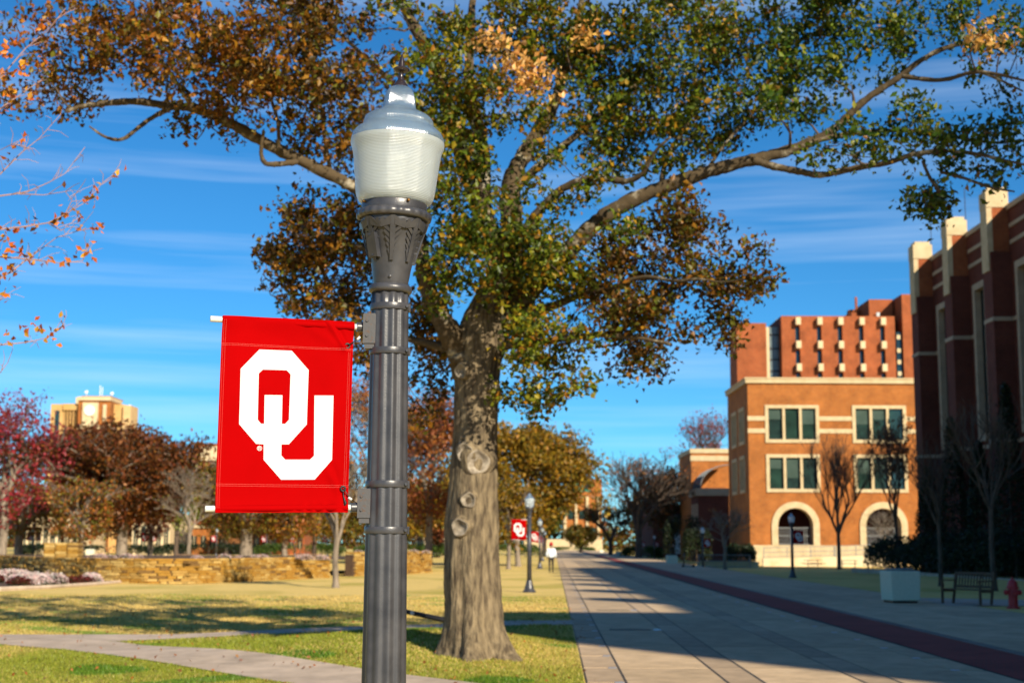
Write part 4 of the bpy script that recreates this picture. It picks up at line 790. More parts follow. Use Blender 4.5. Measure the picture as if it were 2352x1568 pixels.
# terrace wall, ramp rail
tw_ = thing('terrace_wall', 'low stained cream terrace wall in front of the brick hall', 'wall', (xL+12, 150.5, g1)); mb = MB(); a0, a1 = xL+5.5, xL+30
mb.add([(xL+.5, 150.2, g1-.2), (a1, 150.2, g1-.2), (a1, 150.2, 1.35), (xL+8, 150.2, .55), (xL+.5, 150.2, .35), (xL+.5, 150.7, g1-.2), (a1, 150.7, g1-.2), (a1, 150.7, 1.35), (xL+8, 150.7, .55), (xL+.5, 150.7, .35)], [(0, 1, 2, 3, 4), (9, 8, 7, 6, 5), (0, 5, 6, 1), (1, 6, 7, 2), (2, 7, 8, 3), (3, 8, 9, 4), (4, 9, 5, 0)]); mb.build('wall_body', stonew, tw_)
def railing(label, A, B, h=1.1, post=2.0, bars=.3, name='railing', z0=None, z1=None):
    A = Vector(A); B = Vector(B); L_ = (B-A).length; t = thing(name, label, 'railing', tuple(A))
    mb = MB(); up_ = Vector((0, 0, 1))
    for z in (h, h*.55, .15): mb.tube([A+up_*z, B+up_*z], .035, 6)
    mb.build('rails', rail_m, t)
    n = max(1, int(L_/post))
    for k in range(n+1): p = A.lerp(B, k/n); mb = MB(); mb.tube([p, p+up_*h], .04, 6); mb.build('post', rail_m, t)
    mb = MB(); n = int(L_/bars)
    for k in range(n): p = A.lerp(B, (k+.5)/n); mb.tube([p+up_*.15, p+up_*h], .014, 4)
    mb.build('bars', rail_m, t); return t
railing('grey ramp railing on the terrace wall of the brick hall', (xL+.6, 150.45, .36), (xL+8, 150.45, .56)); railing('sloping grey railing before the arches of the brick hall', (xL+8.1, 150.45, .57), (a1, 150.45, 1.36))
pa = P(1604, 1249, 136); pb = P(1722, 1249, 136); railing('grey metal railing beside the bare tree left of the brick hall', (pa.x, 136, g1), (pb.x, 136, g1), 1.25)
mb = MB(); ww = thing('kerb_wall', 'low cream wall under the railing left of the brick hall', 'wall', (pa.x, 137, g1)); mb.box(pa.x, pb.x+1, 137, 137.4, g1-.2, g1+.5); mb.box(pa.x-.05, pb.x+1.05, 136.95, 137.45, g1+.503, g1+.6); mb.build('wall_body', stonec, ww)
# ---------------- low wing with the curved glass roof, left of the hall
Y2 = 195.0; wing = thing('glass_roofed_wing', 'low orange brick wing with curved dark glass roof beside the brick hall', 'building', (P(1630, 1249, Y2).x, Y2, g1))
x0 = P(1588, 1100, Y2).x; x1 = P(1674, 1100, Y2).x+.8; zt_ = P(1600, 1030, Y2).z; fw2 = lambda a, b_, d: (a, Y2+d, b_)
mb = MB(); mb.box(x0, x1, Y2, Y2+14, g1, zt_-.6); mb.build('wall', brick_o, wing)
mb = MB(); mb.box(x0-.15, x1, Y2-.15, Y2+14.1, zt_-.598, zt_); zb = P(1600, 1052, Y2).z; mb.box(x0-.1, x1, Y2-.1, Y2-.003, zb-.35, zb+.35); mb.build('coping', stonec, wing)
xa = P(1610, 1130, Y2-8).x; mb = MB(); n = 14; prof = []
xw_ = P(1674, 1100, Y2-8).x; zc = P(1640, 1120, Y2-8).z; zp = P(1650, 1068, Y2-8).z; rr = xw_-xa
vs = []
for i in range(n+1):
    a = math.pi/2*i/n; vs += [(xw_-rr*math.cos(a), Y2-8, zc+(zp-zc)*math.sin(a)), (xw_-rr*math.cos(a), Y2-.3, zc+(zp-zc)*math.sin(a))]
mb.add(vs, [(2*i, 2*i+1, 2*i+3, 2*i+2) for i in range(n)]); gp = mb.build('curved_glass_roof', glassd, wing, recalc=False)
for k in range(7):
    a = math.pi/2*k/6; yk = Y2-8+7.6*k/6; mb = MB(); mb.tube([(xw_-(rr+.05)*math.cos(math.pi/2*i/n), yk, zc+.05+(zp-zc)*math.sin(math.pi/2*i/n)) for i in range(n+1)], .06, 5); mb.build('rib', rail_m, gp)
mb = MB(); mb.box(xa-.6, xw_-.003, Y2-8, Y2-.003, zc-1.0, zc-.02); mb.build('stone_gutter', stone_s, wing)
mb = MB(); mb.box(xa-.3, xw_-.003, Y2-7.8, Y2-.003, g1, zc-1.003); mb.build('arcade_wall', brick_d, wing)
for k in range(3):
    y = Y2-7.0+k*2.4; mb = MB(); mb.box(xa-.34, xa-.303, y, y+1.4, zc-5, zc-2); mb.build('arcade_window', stone_s, wing)
# ---------------- tall tower hall behind
Y3 = 198.0; tow = thing('brick_tower_hall', 'tall red brick slab building with slot windows rising behind the brick hall', 'building', (P(1850, 1249, Y3).x, Y3, g1))
def z3(xz, yz): q = P(1607.8+.4396*xz, 631.6+.4396*yz, Y3); return q.x, q.z
def blk(xz0, xz1, yt, dy, depth, name, m): mb = MB(); mb.box(z3(xz0, yt)[0], z3(xz1, yt)[0], Y3+dy, Y3+dy+depth, g1, z3(xz0, yt)[1]); return mb.build(name, m, tow)
blk(190, 345, 250, 0, 6.5, 'stair_block', brick_r); blk(346, 420, 264, 1.2, 20, 'glazed_bay', mat('grey_glazing', (.10, .13, .13), (.16, .20, .20), .8, .15)); blk(910, 1035, 108, 3, 16, 'penthouse', brick_r); blk(1045, 1220, 105, -.8, 20, 'lift_tower', brick_r)
for yy in (300, 372, 430, 490): mb = MB(); mb.box(z3(346, 0)[0], z3(420, 0)[0], Y3+1.05, Y3+1.19, z3(0, yy+8)[1], z3(0, yy)[1]); mb.build('spandrel', black, tow)
mb = MB(); mb.box(z3(346, 0)[0], z3(360, 0)[0], Y3+.9, Y3+1.18, g1, z3(0, 264)[1]); mb.build('pilaster', cream, tow)
slots = [495, 607, 715, 825, 935]; xm0, zm = z3(420, 216); xm1 = z3(1010, 216)[0]; f3 = lambda a, b_, d: (a, Y3-.6+d, b_); hs_ = []
for q in slots:
    for ya, yb in ((268, 358), (392, 478), (510, 600)): hs_.append(rect(z3(q-9, 0)[0], z3(q+15, 0)[0], z3(0, yb)[1], z3(0, ya)[1]))
mb = MB(); mb.plate([rect(xm0, xm1, g1, zm)]+hs_, f3, 0, 1.2); mb.build('slot_wall', brick_r, tow); mb = MB(); mb.box(xm0, xm1, Y3+.7, Y3+18, g1, zm-.02); mb.build('core', brick_d, tow)
for h_ in hs_:
    mb = MB(); mb.plate([rect(h_[0][0], h_[1][0], h_[0][1], h_[2][1])], f3, .62, .70); mb.build('slot_window', glassd, tow)
for q in slots:
    for yy in (250, 372, 490):
        mb = MB(); xa_, xb_ = z3(q-10, 0)[0], z3(q+15, 0)[0]; mb.box(xa_, xb_, Y3-1.5, Y3-.603, z3(0, yy+14)[1], z3(0, yy-24)[1]); mb.build('stone_bracket', cream, tow)
mb = MB(); mb.box(z3(1012, 0)[0], z3(1040, 0)[0], Y3-.2, Y3+3, g1, z3(0, 295)[1]); mb.build('end_glazing', glassd, tow)
for k, yy in enumerate((310, 380, 440, 500)): mb = MB(); mb.box(z3(1014, 0)[0], z3(1034, 0)[0], Y3-.35, Y3-.203, z3(0, yy+22)[1], z3(0, yy)[1]); mb.build('blind', cream, tow)
for xz0, xz1, yt, yb, dpt in ((835, 862, 165, 214, 5), (850, 912, 132, 214, 8), (872, 884, 70, 132, 7), (685, 722, 182, 216, 6), (757, 812, 194, 216, 5), (440, 478, 196, 216, 6), (944, 960, 182, 214, 2.2)):
    a0_, zt3 = z3(xz0, yt); mb = MB(); mb.box(a0_, z3(xz1, yt)[0], Y3+dpt, Y3+dpt+.9*(z3(xz1, yt)[0]-a0_), z3(0, yb)[1]-1, zt3); mb.build('rooftop_unit', brick_r if xz0 in (835, 850, 872) else mat('galvanised', (.45, .5, .5), rough=.5), tow)
# ---------------- long shaded building on the right
XB = 31.0; XB2 = 53.0; YE = 109.0; rb = thing('shaded_brick_building', 'tall dark red brick building in shade with stone-capped buttresses at the right edge', 'building', (XB, 90, -.4))
HT = 23.4; NB_ = -24.7; yw = YE-.9; fr_ = lambda a, b_, d: (XB+1.3+d, a, b_); BAY = 8.45
piers = [YE-k*BAY for k in range(15)]
slots_ = [(p-BAY*.5-1.0, p-BAY*.5+1.0, 9.2, 19.3) for p in piers[:14]]
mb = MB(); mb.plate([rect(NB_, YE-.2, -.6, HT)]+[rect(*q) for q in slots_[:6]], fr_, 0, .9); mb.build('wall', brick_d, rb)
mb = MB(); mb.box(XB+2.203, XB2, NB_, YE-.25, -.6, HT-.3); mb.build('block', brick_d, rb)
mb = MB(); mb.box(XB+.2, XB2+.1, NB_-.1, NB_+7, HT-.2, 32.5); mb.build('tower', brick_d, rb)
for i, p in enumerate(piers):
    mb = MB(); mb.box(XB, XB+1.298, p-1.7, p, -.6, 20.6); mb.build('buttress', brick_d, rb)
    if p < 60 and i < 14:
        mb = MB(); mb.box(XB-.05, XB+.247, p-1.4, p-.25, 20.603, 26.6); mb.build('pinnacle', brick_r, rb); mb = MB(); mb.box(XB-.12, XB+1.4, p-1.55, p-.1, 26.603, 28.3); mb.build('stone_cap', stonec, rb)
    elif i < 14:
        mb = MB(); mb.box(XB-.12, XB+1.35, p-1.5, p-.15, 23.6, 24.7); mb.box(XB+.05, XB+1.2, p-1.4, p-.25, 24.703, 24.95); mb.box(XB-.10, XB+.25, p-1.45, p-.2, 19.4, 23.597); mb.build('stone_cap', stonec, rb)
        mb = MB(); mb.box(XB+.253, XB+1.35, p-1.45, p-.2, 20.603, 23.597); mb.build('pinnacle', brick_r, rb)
    if i < 7:
        def band(*a): q_ = MB(); q_.box(*a); q_.build('stone_band', stone_s, rb)
        for z in (22.3, 21.2, 16.2, 8.4):
            if z < 20:
                band(XB-.06, XB-.003, p-1.76, p+.06, z-.13, z+.13); band(XB-.002, XB+1.2, p+.003, p+.06, z-.13, z+.13); band(XB-.002, XB+1.2, p-1.76, p-1.703, z-.13, z+.13)
            y0_, y1_ = p-BAY+.063, p-1.763
            if 9.2 < z < 20: band(XB+1.22, XB+1.297, y0_, slots_[i][0]-.45, z-.13, z+.13); band(XB+1.22, XB+1.297, slots_[i][1]+.45, y1_, z-.13, z+.13)
            else: band(XB+1.22, XB+1.297, y0_, y1_, z-.13, z+.13)
for q in slots_[:6]:
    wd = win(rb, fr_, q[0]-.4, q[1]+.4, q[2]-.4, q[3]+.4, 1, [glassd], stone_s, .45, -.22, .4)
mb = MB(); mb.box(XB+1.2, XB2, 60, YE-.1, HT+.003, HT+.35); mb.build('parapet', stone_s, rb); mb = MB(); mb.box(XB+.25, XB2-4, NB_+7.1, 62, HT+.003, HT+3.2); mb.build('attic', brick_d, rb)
mb = MB(); p = piers[0]; mb.tube([(XB+1.5, p-.8, 24.5), (XB+1.5, p-.8, 27.2)], .03, 5); p = piers[1]; mb.tube([(XB+1.5, p-.8, 24.5), (XB+1.5, p-.8, 27.2)], .03, 5); mb.build('lightning_rod', iron, rb)
# ---------------- clock tower library, far left
Y4 = 250.0; clk = thing('clock_tower_building', 'buff and brick building with a white clock face above the brown oak', 'building', (P(208, 1249, Y4).x, Y4, 0))
def z4(xz, yz): q = P(.3296*xz, 861.3+.3296*yz, Y4); return q.x, q.z
def bk4(xa, xb, yt, dy, dep, name, m, yb=None): mb = MB(); mb.box(z4(xa, yt)[0], z4(xb, yt)[0], Y4+dy, Y4+dy+dep, 0 if yb is None else z4(xa, yb)[1], z4(xa, yt)[1]); return mb.build(name, m, clk)
bk4(337, 430, 195, 1.5, 20, 'end_wall', buff); bk4(368, 398, 240, 1.35, .14, 'dark_strip', glassd); bk4(430, 545, 200, 2, 18, 'ribbed_wing', glassd); bk4(428, 548, 194, 1.0, .9, 'wing_parapet', buff, 238)
for k in range(6): bk4(432+k*20.5, 437+k*20.5, 236, 1.2, .7, 'rib', buff)
bk4(480, 556, 138, 4, 8, 'roof_block', cream); bk4(548, 772, 152, 0, 7, 'clock_tower', brick_o); bk4(582, 690, 192, -.5, .48, 'clock_panel', cream); bk4(545, 775, 150, -.4, 7.6, 'tower_cornice', cream, 176); bk4(560, 765, 140, .8, 8, 'tower_top', brick_o, 150)
bk4(545, 775, 345, -.6, .58, 'tower_band', cream, 375); bk4(722, 745, 205, -.35, .33, 'tower_strip', cream); bk4(773, 846, 196, 2, 6, 'right_wing', buff); bk4(846, 900, 205, 1.2, 5, 'right_panel', mat('tan_panel', (.55, .36, .16), (.62, .42, .2), .5, .9))
cx, cz = z4(632, 245); rc = z4(670, 245)[0]-cx; mb = MB(); Mc = Matrix.Translation((cx, Y4-.5, cz)) @ Matrix.Rotation(R(90), 4, 'X'); mb.lathe([(rc*.97, 0), (rc*.97, .12)], 40, Mc); cf = mb.build('clock_face', mat('clock_white', (.82, .82, .8), rough=.5), clk)
mb = MB(); mb.lathe([(rc, 0), (rc, .2), (rc*.9, .2), (rc*.9, .0)], 40, Mc); mb.build('clock_rim', mat('clock_rim', (.6, .6, .58), rough=.5), cf)
for a, L_ in ((-40, .7), (145, .5)): mb = MB(); mb.box(-.09, .09, -.02, .02, 0, rc*L_, M=Matrix.Translation((cx, Y4-.66, cz)) @ Matrix.Rotation(R(a), 4, 'Y')); mb.build('clock_hand', mat('clock_hand_grey', (.4, .4, .4), rough=.5), cf)
for xz, yz, h_ in ((665, 60, 90), (570, 105, 35), (750, 115, 30), (680, 70, 80), (875, 205, 15)):
    a_, zt4 = z4(xz, yz); mb = MB(); zb4 = z4(xz, yz+h_)[1]; mb.tube([(a_, Y4+3, zb4-1), (a_, Y4+3, zt4)], .08, 5)
    if h_ < 50: mb.lathe([(.02, .09), (.18, .04), (.32, -.07), (.3, -.08), (.14, .0), (.02, .03)], 16, Matrix.Translation((a_, Y4+2.6, zt4)) @ Matrix.Rotation(R(70), 4, 'X'))
    mb.build('antenna', mat('antenna_white', (.7, .72, .74), rough=.5), clk)
# ---------------- other far buildings, each a thing
def house(name, label, px0, px1, top, Y, m, dep=14, extra=None, cat='building'):
    a0_, a1_ = P(px0, top, Y).x, P(px1, top, Y).x; zt_ = P((px0+px1)/2, top, Y).z; h_ = thing(name, label, cat, ((a0_+a1_)/2, Y, 0)); mb = MB(); mb.box(a0_, a1_, Y, Y+dep, -.3, zt_); mb.build('wall', m, h_); return h_, a0_, a1_, zt_
h_, a0_, a1_, zt_ = house('brick_block', 'red brick block with cream cornice showing left of the big banner', 447, 560, 1018, 240, brick_r)
mb = MB(); mb.box(a0_+1.2, a1_+.2, 239.7, 254, zt_-2.9, zt_-.5); mb.build('cornice', cream, h_)
for k in range(3): mb = MB(); x = a0_+2.2+k*2.6; mb.box(x, x+1.2, 239.8, 239.997, zt_-8.5, zt_-5); mb.build('window', glassg, h_)
def colonnade(label, px0, px1, top, Y, n, m=cream):
    h_, a0_, a1_, zt_ = house('cream_hall', label, px0, px1, top, Y, m)
    for k in range(n):
        w_ = (a1_-a0_)/n; x = a0_+w_*(k+.5); f_ = MB(); f_.box(x-w_*.28, x+w_*.28, Y-.05, Y-.003, .9, zt_-1.2); wd = f_.build('window', glassd, h_); f_ = MB(); f_.box(x-.05, x+.05, Y-.1, Y-.053, .9, zt_-1.2); f_.build('mullion', stonec, wd)
    mb = MB(); mb.box(a0_-.3, a1_+.3, Y-.3, Y+14.3, zt_+.003, zt_+.5); mb.build('cornice', stonec, h_); return h_
colonnade('cream hall with tall windows behind the trees at far left', 48, 182, 1196, 205, 8); colonnade('cream building behind the small dark red tree', 305, 392, 1186, 200, 5); colonnade('cream hall glimpsed between stout oak and lamp post', 560, 700, 1205, 215, 7, brick_r); colonnade('pale cream porch between lamp post and oak trunk', 955, 1045, 1205, 190, 4)
colonnade('orange brick house left of the grey bare tree trunk', 395, 520, 1212, 220, 6, brick_o)
h_, a0_, a1_, zt_ = house('green_roofed_hall', 'distant orange brick hall with green copper roof at the road end', 1298, 1382, 1128, 420, brick_o, 20)
mb = MB(); mb.add([(a0_+1.5, 419.7, zt_), (a1_-3, 419.7, zt_), (a1_-3, 432, zt_+3.2), (a0_+1.5, 432, zt_+3.2), (a0_+1.5, 432, zt_), (a1_-3, 432, zt_)], [(0, 1, 2, 3), (0, 3, 4), (1, 5, 2), (4, 3, 2, 5), (0, 4, 5, 1)]); mb.build('roof', roofg, h_)
mb = MB(); mb.box(a1_-3, a1_, 419.6, 432, zt_-.2, zt_+3.6); mb.build('gable', brick_o, h_)
for k in range(4): mb = MB(); x = a0_+k*(a1_-a0_)/3.3; mb.box(x-.4, x+.4, 419.2, 419.997, -.2, zt_-1.5); mb.build('stone_pier', stonec, h_)
for k in range(3):
    for z in (4, 9): mb = MB(); x = a0_+(k+.5)*(a1_-a0_)/3.3; mb.box(x-.8, x+.8, 419.8, 419.996, z, z+2.6); mb.build('window', glassd, h_)
mb = MB(); mb.box(a0_-12, a1_+.1, 418.6, 419.1, -.2, 3.2); mb.build('stone_base', stonec, h_)
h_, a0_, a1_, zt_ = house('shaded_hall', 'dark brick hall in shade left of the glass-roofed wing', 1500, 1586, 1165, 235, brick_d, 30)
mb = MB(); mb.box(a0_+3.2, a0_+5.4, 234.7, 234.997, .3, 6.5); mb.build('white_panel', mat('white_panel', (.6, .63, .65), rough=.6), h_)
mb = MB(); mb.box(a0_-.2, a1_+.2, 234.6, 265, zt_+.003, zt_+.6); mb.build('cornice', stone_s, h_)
#PART4
# ================================================================== stone wall and flower beds
wp = [G(*p) for p in [(-260, 1312), (-120, 1318), (0, 1325), (110, 1333), (220, 1338), (330, 1340), (440, 1340), (550, 1336), (640, 1331), (760, 1326)]]
wp2 = [G(*p) for p in [(812, 1323), (870, 1321), (930, 1318), (992, 1314)]]
st_mats = [mat('gold_stone', (.40, .22, .032), (.30, .15, .022), 2, .9, .01, 14), mat('tan_stone', (.42, .26, .065), (.34, .20, .05), 2, .9, .01, 14), mat('brown_stone', (.15, .08, .022), (.22, .12, .032), 2, .9, .01, 14), mat('pale_stone', (.52, .35, .11), (.44, .29, .09), 2, .9, .01, 14)]
cube_cache = {}
def stone_mesh(m):
    out = []
    for k in range(5):
        r_ = random.Random(k+hash(m.name) % 97); b_ = MB(); j = lambda a: a+r_.uniform(-.05, .05); e = .06
        vs = [(sx*.5*(1-e*(abs(sz))), j(-.5) if sy < 0 else .5, sz*.5+r_.uniform(-.04, .04)) for sx in (-1, 1) for sy in (-1, 1) for sz in (-1, 1)]
        b_.add(vs, [(0, 1, 3, 2), (4, 6, 7, 5), (0, 4, 5, 1), (2, 3, 7, 6), (0, 2, 6, 4), (1, 5, 7, 3)]); fr = (0, -.56, 0)
        me_ = bpy.data.meshes.new('stone'); me_.from_pydata(b_.v, [], b_.f); me_.materials.append(m)
        bm = bmesh.new(); bm.from_mesh(me_); bmesh.ops.recalc_face_normals(bm, faces=bm.faces); bmesh.ops.bevel(bm, geom=bm.edges[:], offset=.05, segments=1, affect='EDGES'); bm.to_mesh(me_); bm.free(); out.append(me_)
    return out
SM = [stone_mesh(m) for m in st_mats]
def stone_wall(label, pl, hw, nmax, seed):
    r_ = random.Random(seed); pl = [Vector((p.x, p.y, 0)) for p in pl]; cum = [0]
    for a_, c_ in zip(pl, pl[1:]): cum.append(cum[-1]+(c_-a_).length)
    def at(s_):
        i = max(k for k in range(len(cum)-1) if cum[k] <= s_+1e-6); return pl[i].lerp(pl[i+1], (s_-cum[i])/(cum[i+1]-cum[i])), (pl[i+1]-pl[i]).normalized()
    mid = at(cum[-1]/2)[0]; t = thing('stone_wall', label, 'wall', (mid.x, mid.y, 0)); core = MB(); vs = []; fs = []
    n = 40
    for k in range(n+1):
        p, d = at(cum[-1]*k/n*.9999); nn_ = Vector((-d.y, d.x, 0)); nn_ = nn_ if nn_.y > 0 else -nn_
        for o, z in ((.06, -.2), (.06, hw-.05), (.55, hw-.05), (.55, -.2)): q = p+nn_*o; vs.append((q.x, q.y, z))
    for k in range(n):
        for j in range(4): fs.append((4*k+j, 4*k+(j+1) % 4, 4*k+4+(j+1) % 4, 4*k+4+j))
    fs += [(0, 1, 2, 3), (4*n+3, 4*n+2, 4*n+1, 4*n)]; core.add(vs, fs); core.build('core', soil, t)
    rows = []; z = 0; 
    while z < hw: h_ = r_.uniform(.065, .125); rows.append((z, h_)); z += h_
    St = []
    for ri, (z, h_) in enumerate(rows):
        s_ = r_.uniform(0, .3)
        while s_ < cum[-1]-.15:
            L_ = min(r_.uniform(.22, .75), cum[-1]-s_); L_ = L_*(1.25 if ri == len(rows)-1 else 1); L_ = min(L_, cum[-1]-s_-.001); p, d = at(min(s_+L_/2, cum[-1]*.9999)); nn_ = Vector((-d.y, d.x, 0)); nn_ = nn_ if nn_.y > 0 else -nn_
            dp = .34 if ri < len(rows)-1 else .62; c_ = p+nn_*(dp/2-.02+r_.uniform(-.03, .03)); St.append((c_.x, c_.y, z+h_/2, L_-.02, dp, h_-.014, math.atan2(d.y, d.x) if d.x > 0 else math.atan2(-d.y, -d.x))); s_ += L_
    St.sort(key=lambda q: -(q[3]*q[5])/(q[1]**2) if -(q[0]/q[1]) < .38 else 1); jm = MB(); jmi = []
    for k, (x, y, z, L_, dp, h_, a) in enumerate(St):
        mi = r_.choices(range(4), [5, 4, 1.6, 2])[0]; me_ = r_.choice(SM[mi])
        if k < nmax: o = link('stone', me_, t); o.location = Vector((x, y, z))-WL[t.name]; o.scale = (L_, dp, h_); o.rotation_euler = (0, 0, a)
        else:
            Mx = Matrix.Translation((x, y, z)) @ Matrix.Rotation(a, 4, 'Z') @ Matrix.Diagonal((L_, dp, h_, 1)); jm.add([Mx @ v.co for v in me_.vertices], [tuple(p.vertices) for p in me_.polygons], mi)
    if jm.f: tag(jm.build('stones', st_mats, t), kind='stuff')
    return t
stone_wall('long curved golden fieldstone wall across the lawn', wp, 1.02, 300, 5); stone_wall('short golden fieldstone wall between forked tree and oak trunk', wp2, 1.18, 200, 6)
# raised garden behind the wall
def fill(name, pts, z, m): b_ = MB(); b_.add([(p[0], p[1], z) for p in pts], [tuple(range(len(pts)))]); return tag(b_.build(name, m, recalc=False), kind='structure')
fill('garden_bed', [(p.x, p.y+.5) for p in wp]+[(-8, 92), (-32, 92)], .92, soil)
pier = thing('stone_pier', 'square stacked stone pier on the wall before the clock tower trees', 'pier', (P(145, 1260, 70).x, 70, .95)); pr_ = P(145, 1260, 70).x
for k in range(7):
    for j in range(3): w3 = [.62, .5, .55][(j+k) % 3]; o = link('stone', SM[rnd.randrange(4)][k % 5], pier); o.location = (-.57+.57*j+.04*(k % 2), 0, .06+k*.105); o.scale = (.56, .9, .10)
def bush_proto(label, pal, seed, r0=.42, h0=.34, n=420, name='flower_bush', cat='flowers', body=(.05, .06, .02), size=.05):
    g = np.random.default_rng(seed); t = thing(name, label, cat); th = g.uniform(0, 2*np.pi, n); ph_ = np.arccos(g.uniform(0, 1, n)); rr = g.uniform(.82, 1.05, n)
    C = np.stack([r0*rr*np.sin(ph_)*np.cos(th), r0*rr*np.sin(ph_)*np.sin(th), .06+h0*rr*np.cos(ph_)], 1); v, f, c = leaf_arrays(g, C, g.uniform(.7, 1.3, n)*size, palette(g, n, pal), -.3, .9); tag(link('blooms', fast_mesh('blooms', v, f, petal_m, c), t), kind='stuff')
    C = np.stack([.85*r0*np.sin(ph_)*np.cos(th), .85*r0*np.sin(ph_)*np.sin(th), .02+h0*.8*np.cos(ph_)], 1); v, f, c = leaf_arrays(g, C, g.uniform(.7, 1.3, n)*size*1.4, palette(g, n, [body+(1,)]), 0, .6); link('foliage', fast_mesh('foliage', v, f, leaf_m, c), t)
    b_ = MB(); b_.lathe([(.05, 0), (.04, .12), (.02, h0*.6)], 8); b_.build('stem', bark_d, t, world=False); cache_children(t); return t
PK = [(.78, .56, .52, 3), (.80, .66, .62, 3), (.70, .42, .42, 1)]; MRN = [(.10, .012, .012, 3), (.16, .03, .02, 1)]
fb = bush_proto('mound of pale pink flowers in the bed before the stone wall', PK, 1); fd = bush_proto('low dark maroon plant between the pale pink flowers', MRN, 2, .45, .26, 380)
used = set()
def put(proto, p, sc_, label, group, z=None):
    if proto.name in used: o = copy_tree(proto)
    else: o = proto; used.add(proto.name)
    o.location = (p.x, p.y, z if z is not None else H(p.x, p.y)+.05); o.scale = (sc_,)*3; o.rotation_euler = (0, 0, rnd.uniform(0, 6)); tag(o, label, None, group); return o
bed = [G(*p) for p in [(-180, 1352), (0, 1352), (110, 1348), (210, 1342), (265, 1338), (210, 1336), (100, 1330), (0, 1322), (-180, 1315)]]; fill('flower_bed', [(p.x, p.y) for p in bed], .035, soil)
kr = MB(); kp = [G(*p) for p in [(-180, 1356), (0, 1356), (110, 1351), (215, 1344), (275, 1339)]]; kr.tube([(p.x, p.y, .05) for p in kp], .10, 6); ko = kr.build('bed_edging', path_m); tag(ko, 'pale curved edging of the flower bed before the stone wall', 'edging')
for k in range(40):
    row = k % 3; t = rnd.random(); x = -60+280*t; y = [1347, 1339, 1331][row]-(6*(t-.2) if row == 0 else -3*t); p = G(x, y); dk = (math.sin(x*.045+row*2.1) > .45); put(fd if dk else fb, p, rnd.uniform(.8, 1.25), None, 'maroon plants in the flower bed' if dk else 'pale pink flowers in the flower bed', .03)
ft = bush_proto('small pink flower clump on top of the stone wall garden', PK+[(.45, .2, .12, 1)], 3, .42, .3, 260)
for k in range(30):
    x = rnd.uniform(190, 990); 
    if k < 22: x = rnd.uniform(190, 330) if k % 3 == 0 else rnd.uniform(440, 760); p = G(x, 1333); p = Vector((p.x*1.03, p.y*1.03+.6, 0)); put(ft, p, rnd.uniform(.6, .9), None, 'flowers on the raised garden', .90)
    else: x = rnd.uniform(815, 990); p = G(x, 1318); p = Vector((p.x*1.02, p.y*1.02+.6, 0)); put(ft, p, rnd.uniform(.55, .8), None, 'flowers on the raised garden', 1.12)
fill('garden_bed', [(p.x, p.y+.4) for p in wp2]+[(wp2[-1].x+.5, 96), (wp2[0].x, 96)], 1.12, soil)
# ================================================================== far lamp posts and banners
def lamp_proto(label):
    t = thing('lamp_post', label, 'lamp post'); zr = 2.72
    b_ = MB(); b_.lathe([(.24, 0), (.24, .05), (.17, .12), (.16, .2), (.12, .32), (.112, .40), (.10, .43)], 20); b_.build('base', iron, t, True, angle=40, world=False)
    b_ = MB(); b_.lathe([(.092, .43), (.074, zr)], 24, None, make_shaft_mod(8, .08)); b_.build('shaft', iron, t, True, world=False)
    b_ = MB(); b_.lathe([(.09, zr-.02), (.086, zr), (.07, zr+.02), (.085, zr+.12), (.13, zr+.26), (.15, zr+.28), (.148, zr+.31), (.13, zr+.33)], 20); b_.build('capital', iron, t, True, angle=40, world=False)
    b_ = MB(); b_.lathe([(.13, zr+.33), (.16, zr+.37), (.17, zr+.48), (.188, zr+.60), (.18, zr+.63)], 24, caps=False); b_.build('globe', gl_l, t, True, world=False)
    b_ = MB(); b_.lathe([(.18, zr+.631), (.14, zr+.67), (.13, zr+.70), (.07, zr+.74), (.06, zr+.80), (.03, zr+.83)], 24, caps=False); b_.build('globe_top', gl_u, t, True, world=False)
    b_ = MB(); b_.lathe([(.032, zr+.825), (.01, zr+.87), (.032, zr+.89), (.012, zr+.905), (.002, zr+.96)], 12); b_.build('finial', iron_dark, t, True, world=False)
    for z in (2.60, 1.87):
        b_ = MB(); b_.tube([(-.08, 0, z), (-.66, 0, z)], .012, 8); b_.build('banner_rod', alu, t, True, world=False)
    cache_children(t); return t
mapb = lambda x, y: (-.115-.545*(1-(x-150)/900), 0, 1.875+.725*(1-(y-110)/1336))
def banner_proto(label):
    t = thing('banner', label, 'banner'); b_ = MB(); n = 12; vs = []
    for i in range(n+1):
        for j in range(9): u, v = i/n, j/8; vs.append((-.66+.545*u, -.012+.012*math.sin(5*u+3*v), 1.865+.745*v))
    b_.add(vs, [(i*9+j, (i+1)*9+j, (i+1)*9+j+1, i*9+j+1) for i in range(n) for j in range(8)]); c_ = b_.build('cloth', red, t, True, recalc=False, world=False); sm_ = c_.modifiers.new('thick', 'SOLIDIFY'); sm_.thickness = .003
    b_ = MB(); b_.plate([[mapb(*q)[::2] for q in OU_out], [mapb(*q)[::2] for q in OU_in]], lambda a, z, d: (a, d, z), -.030, -.0275); b_.build('emblem', white, t, world=False); cache_children(t); return t
lp = lamp_proto('x'); bn = banner_proto('x'); first = [True, True]
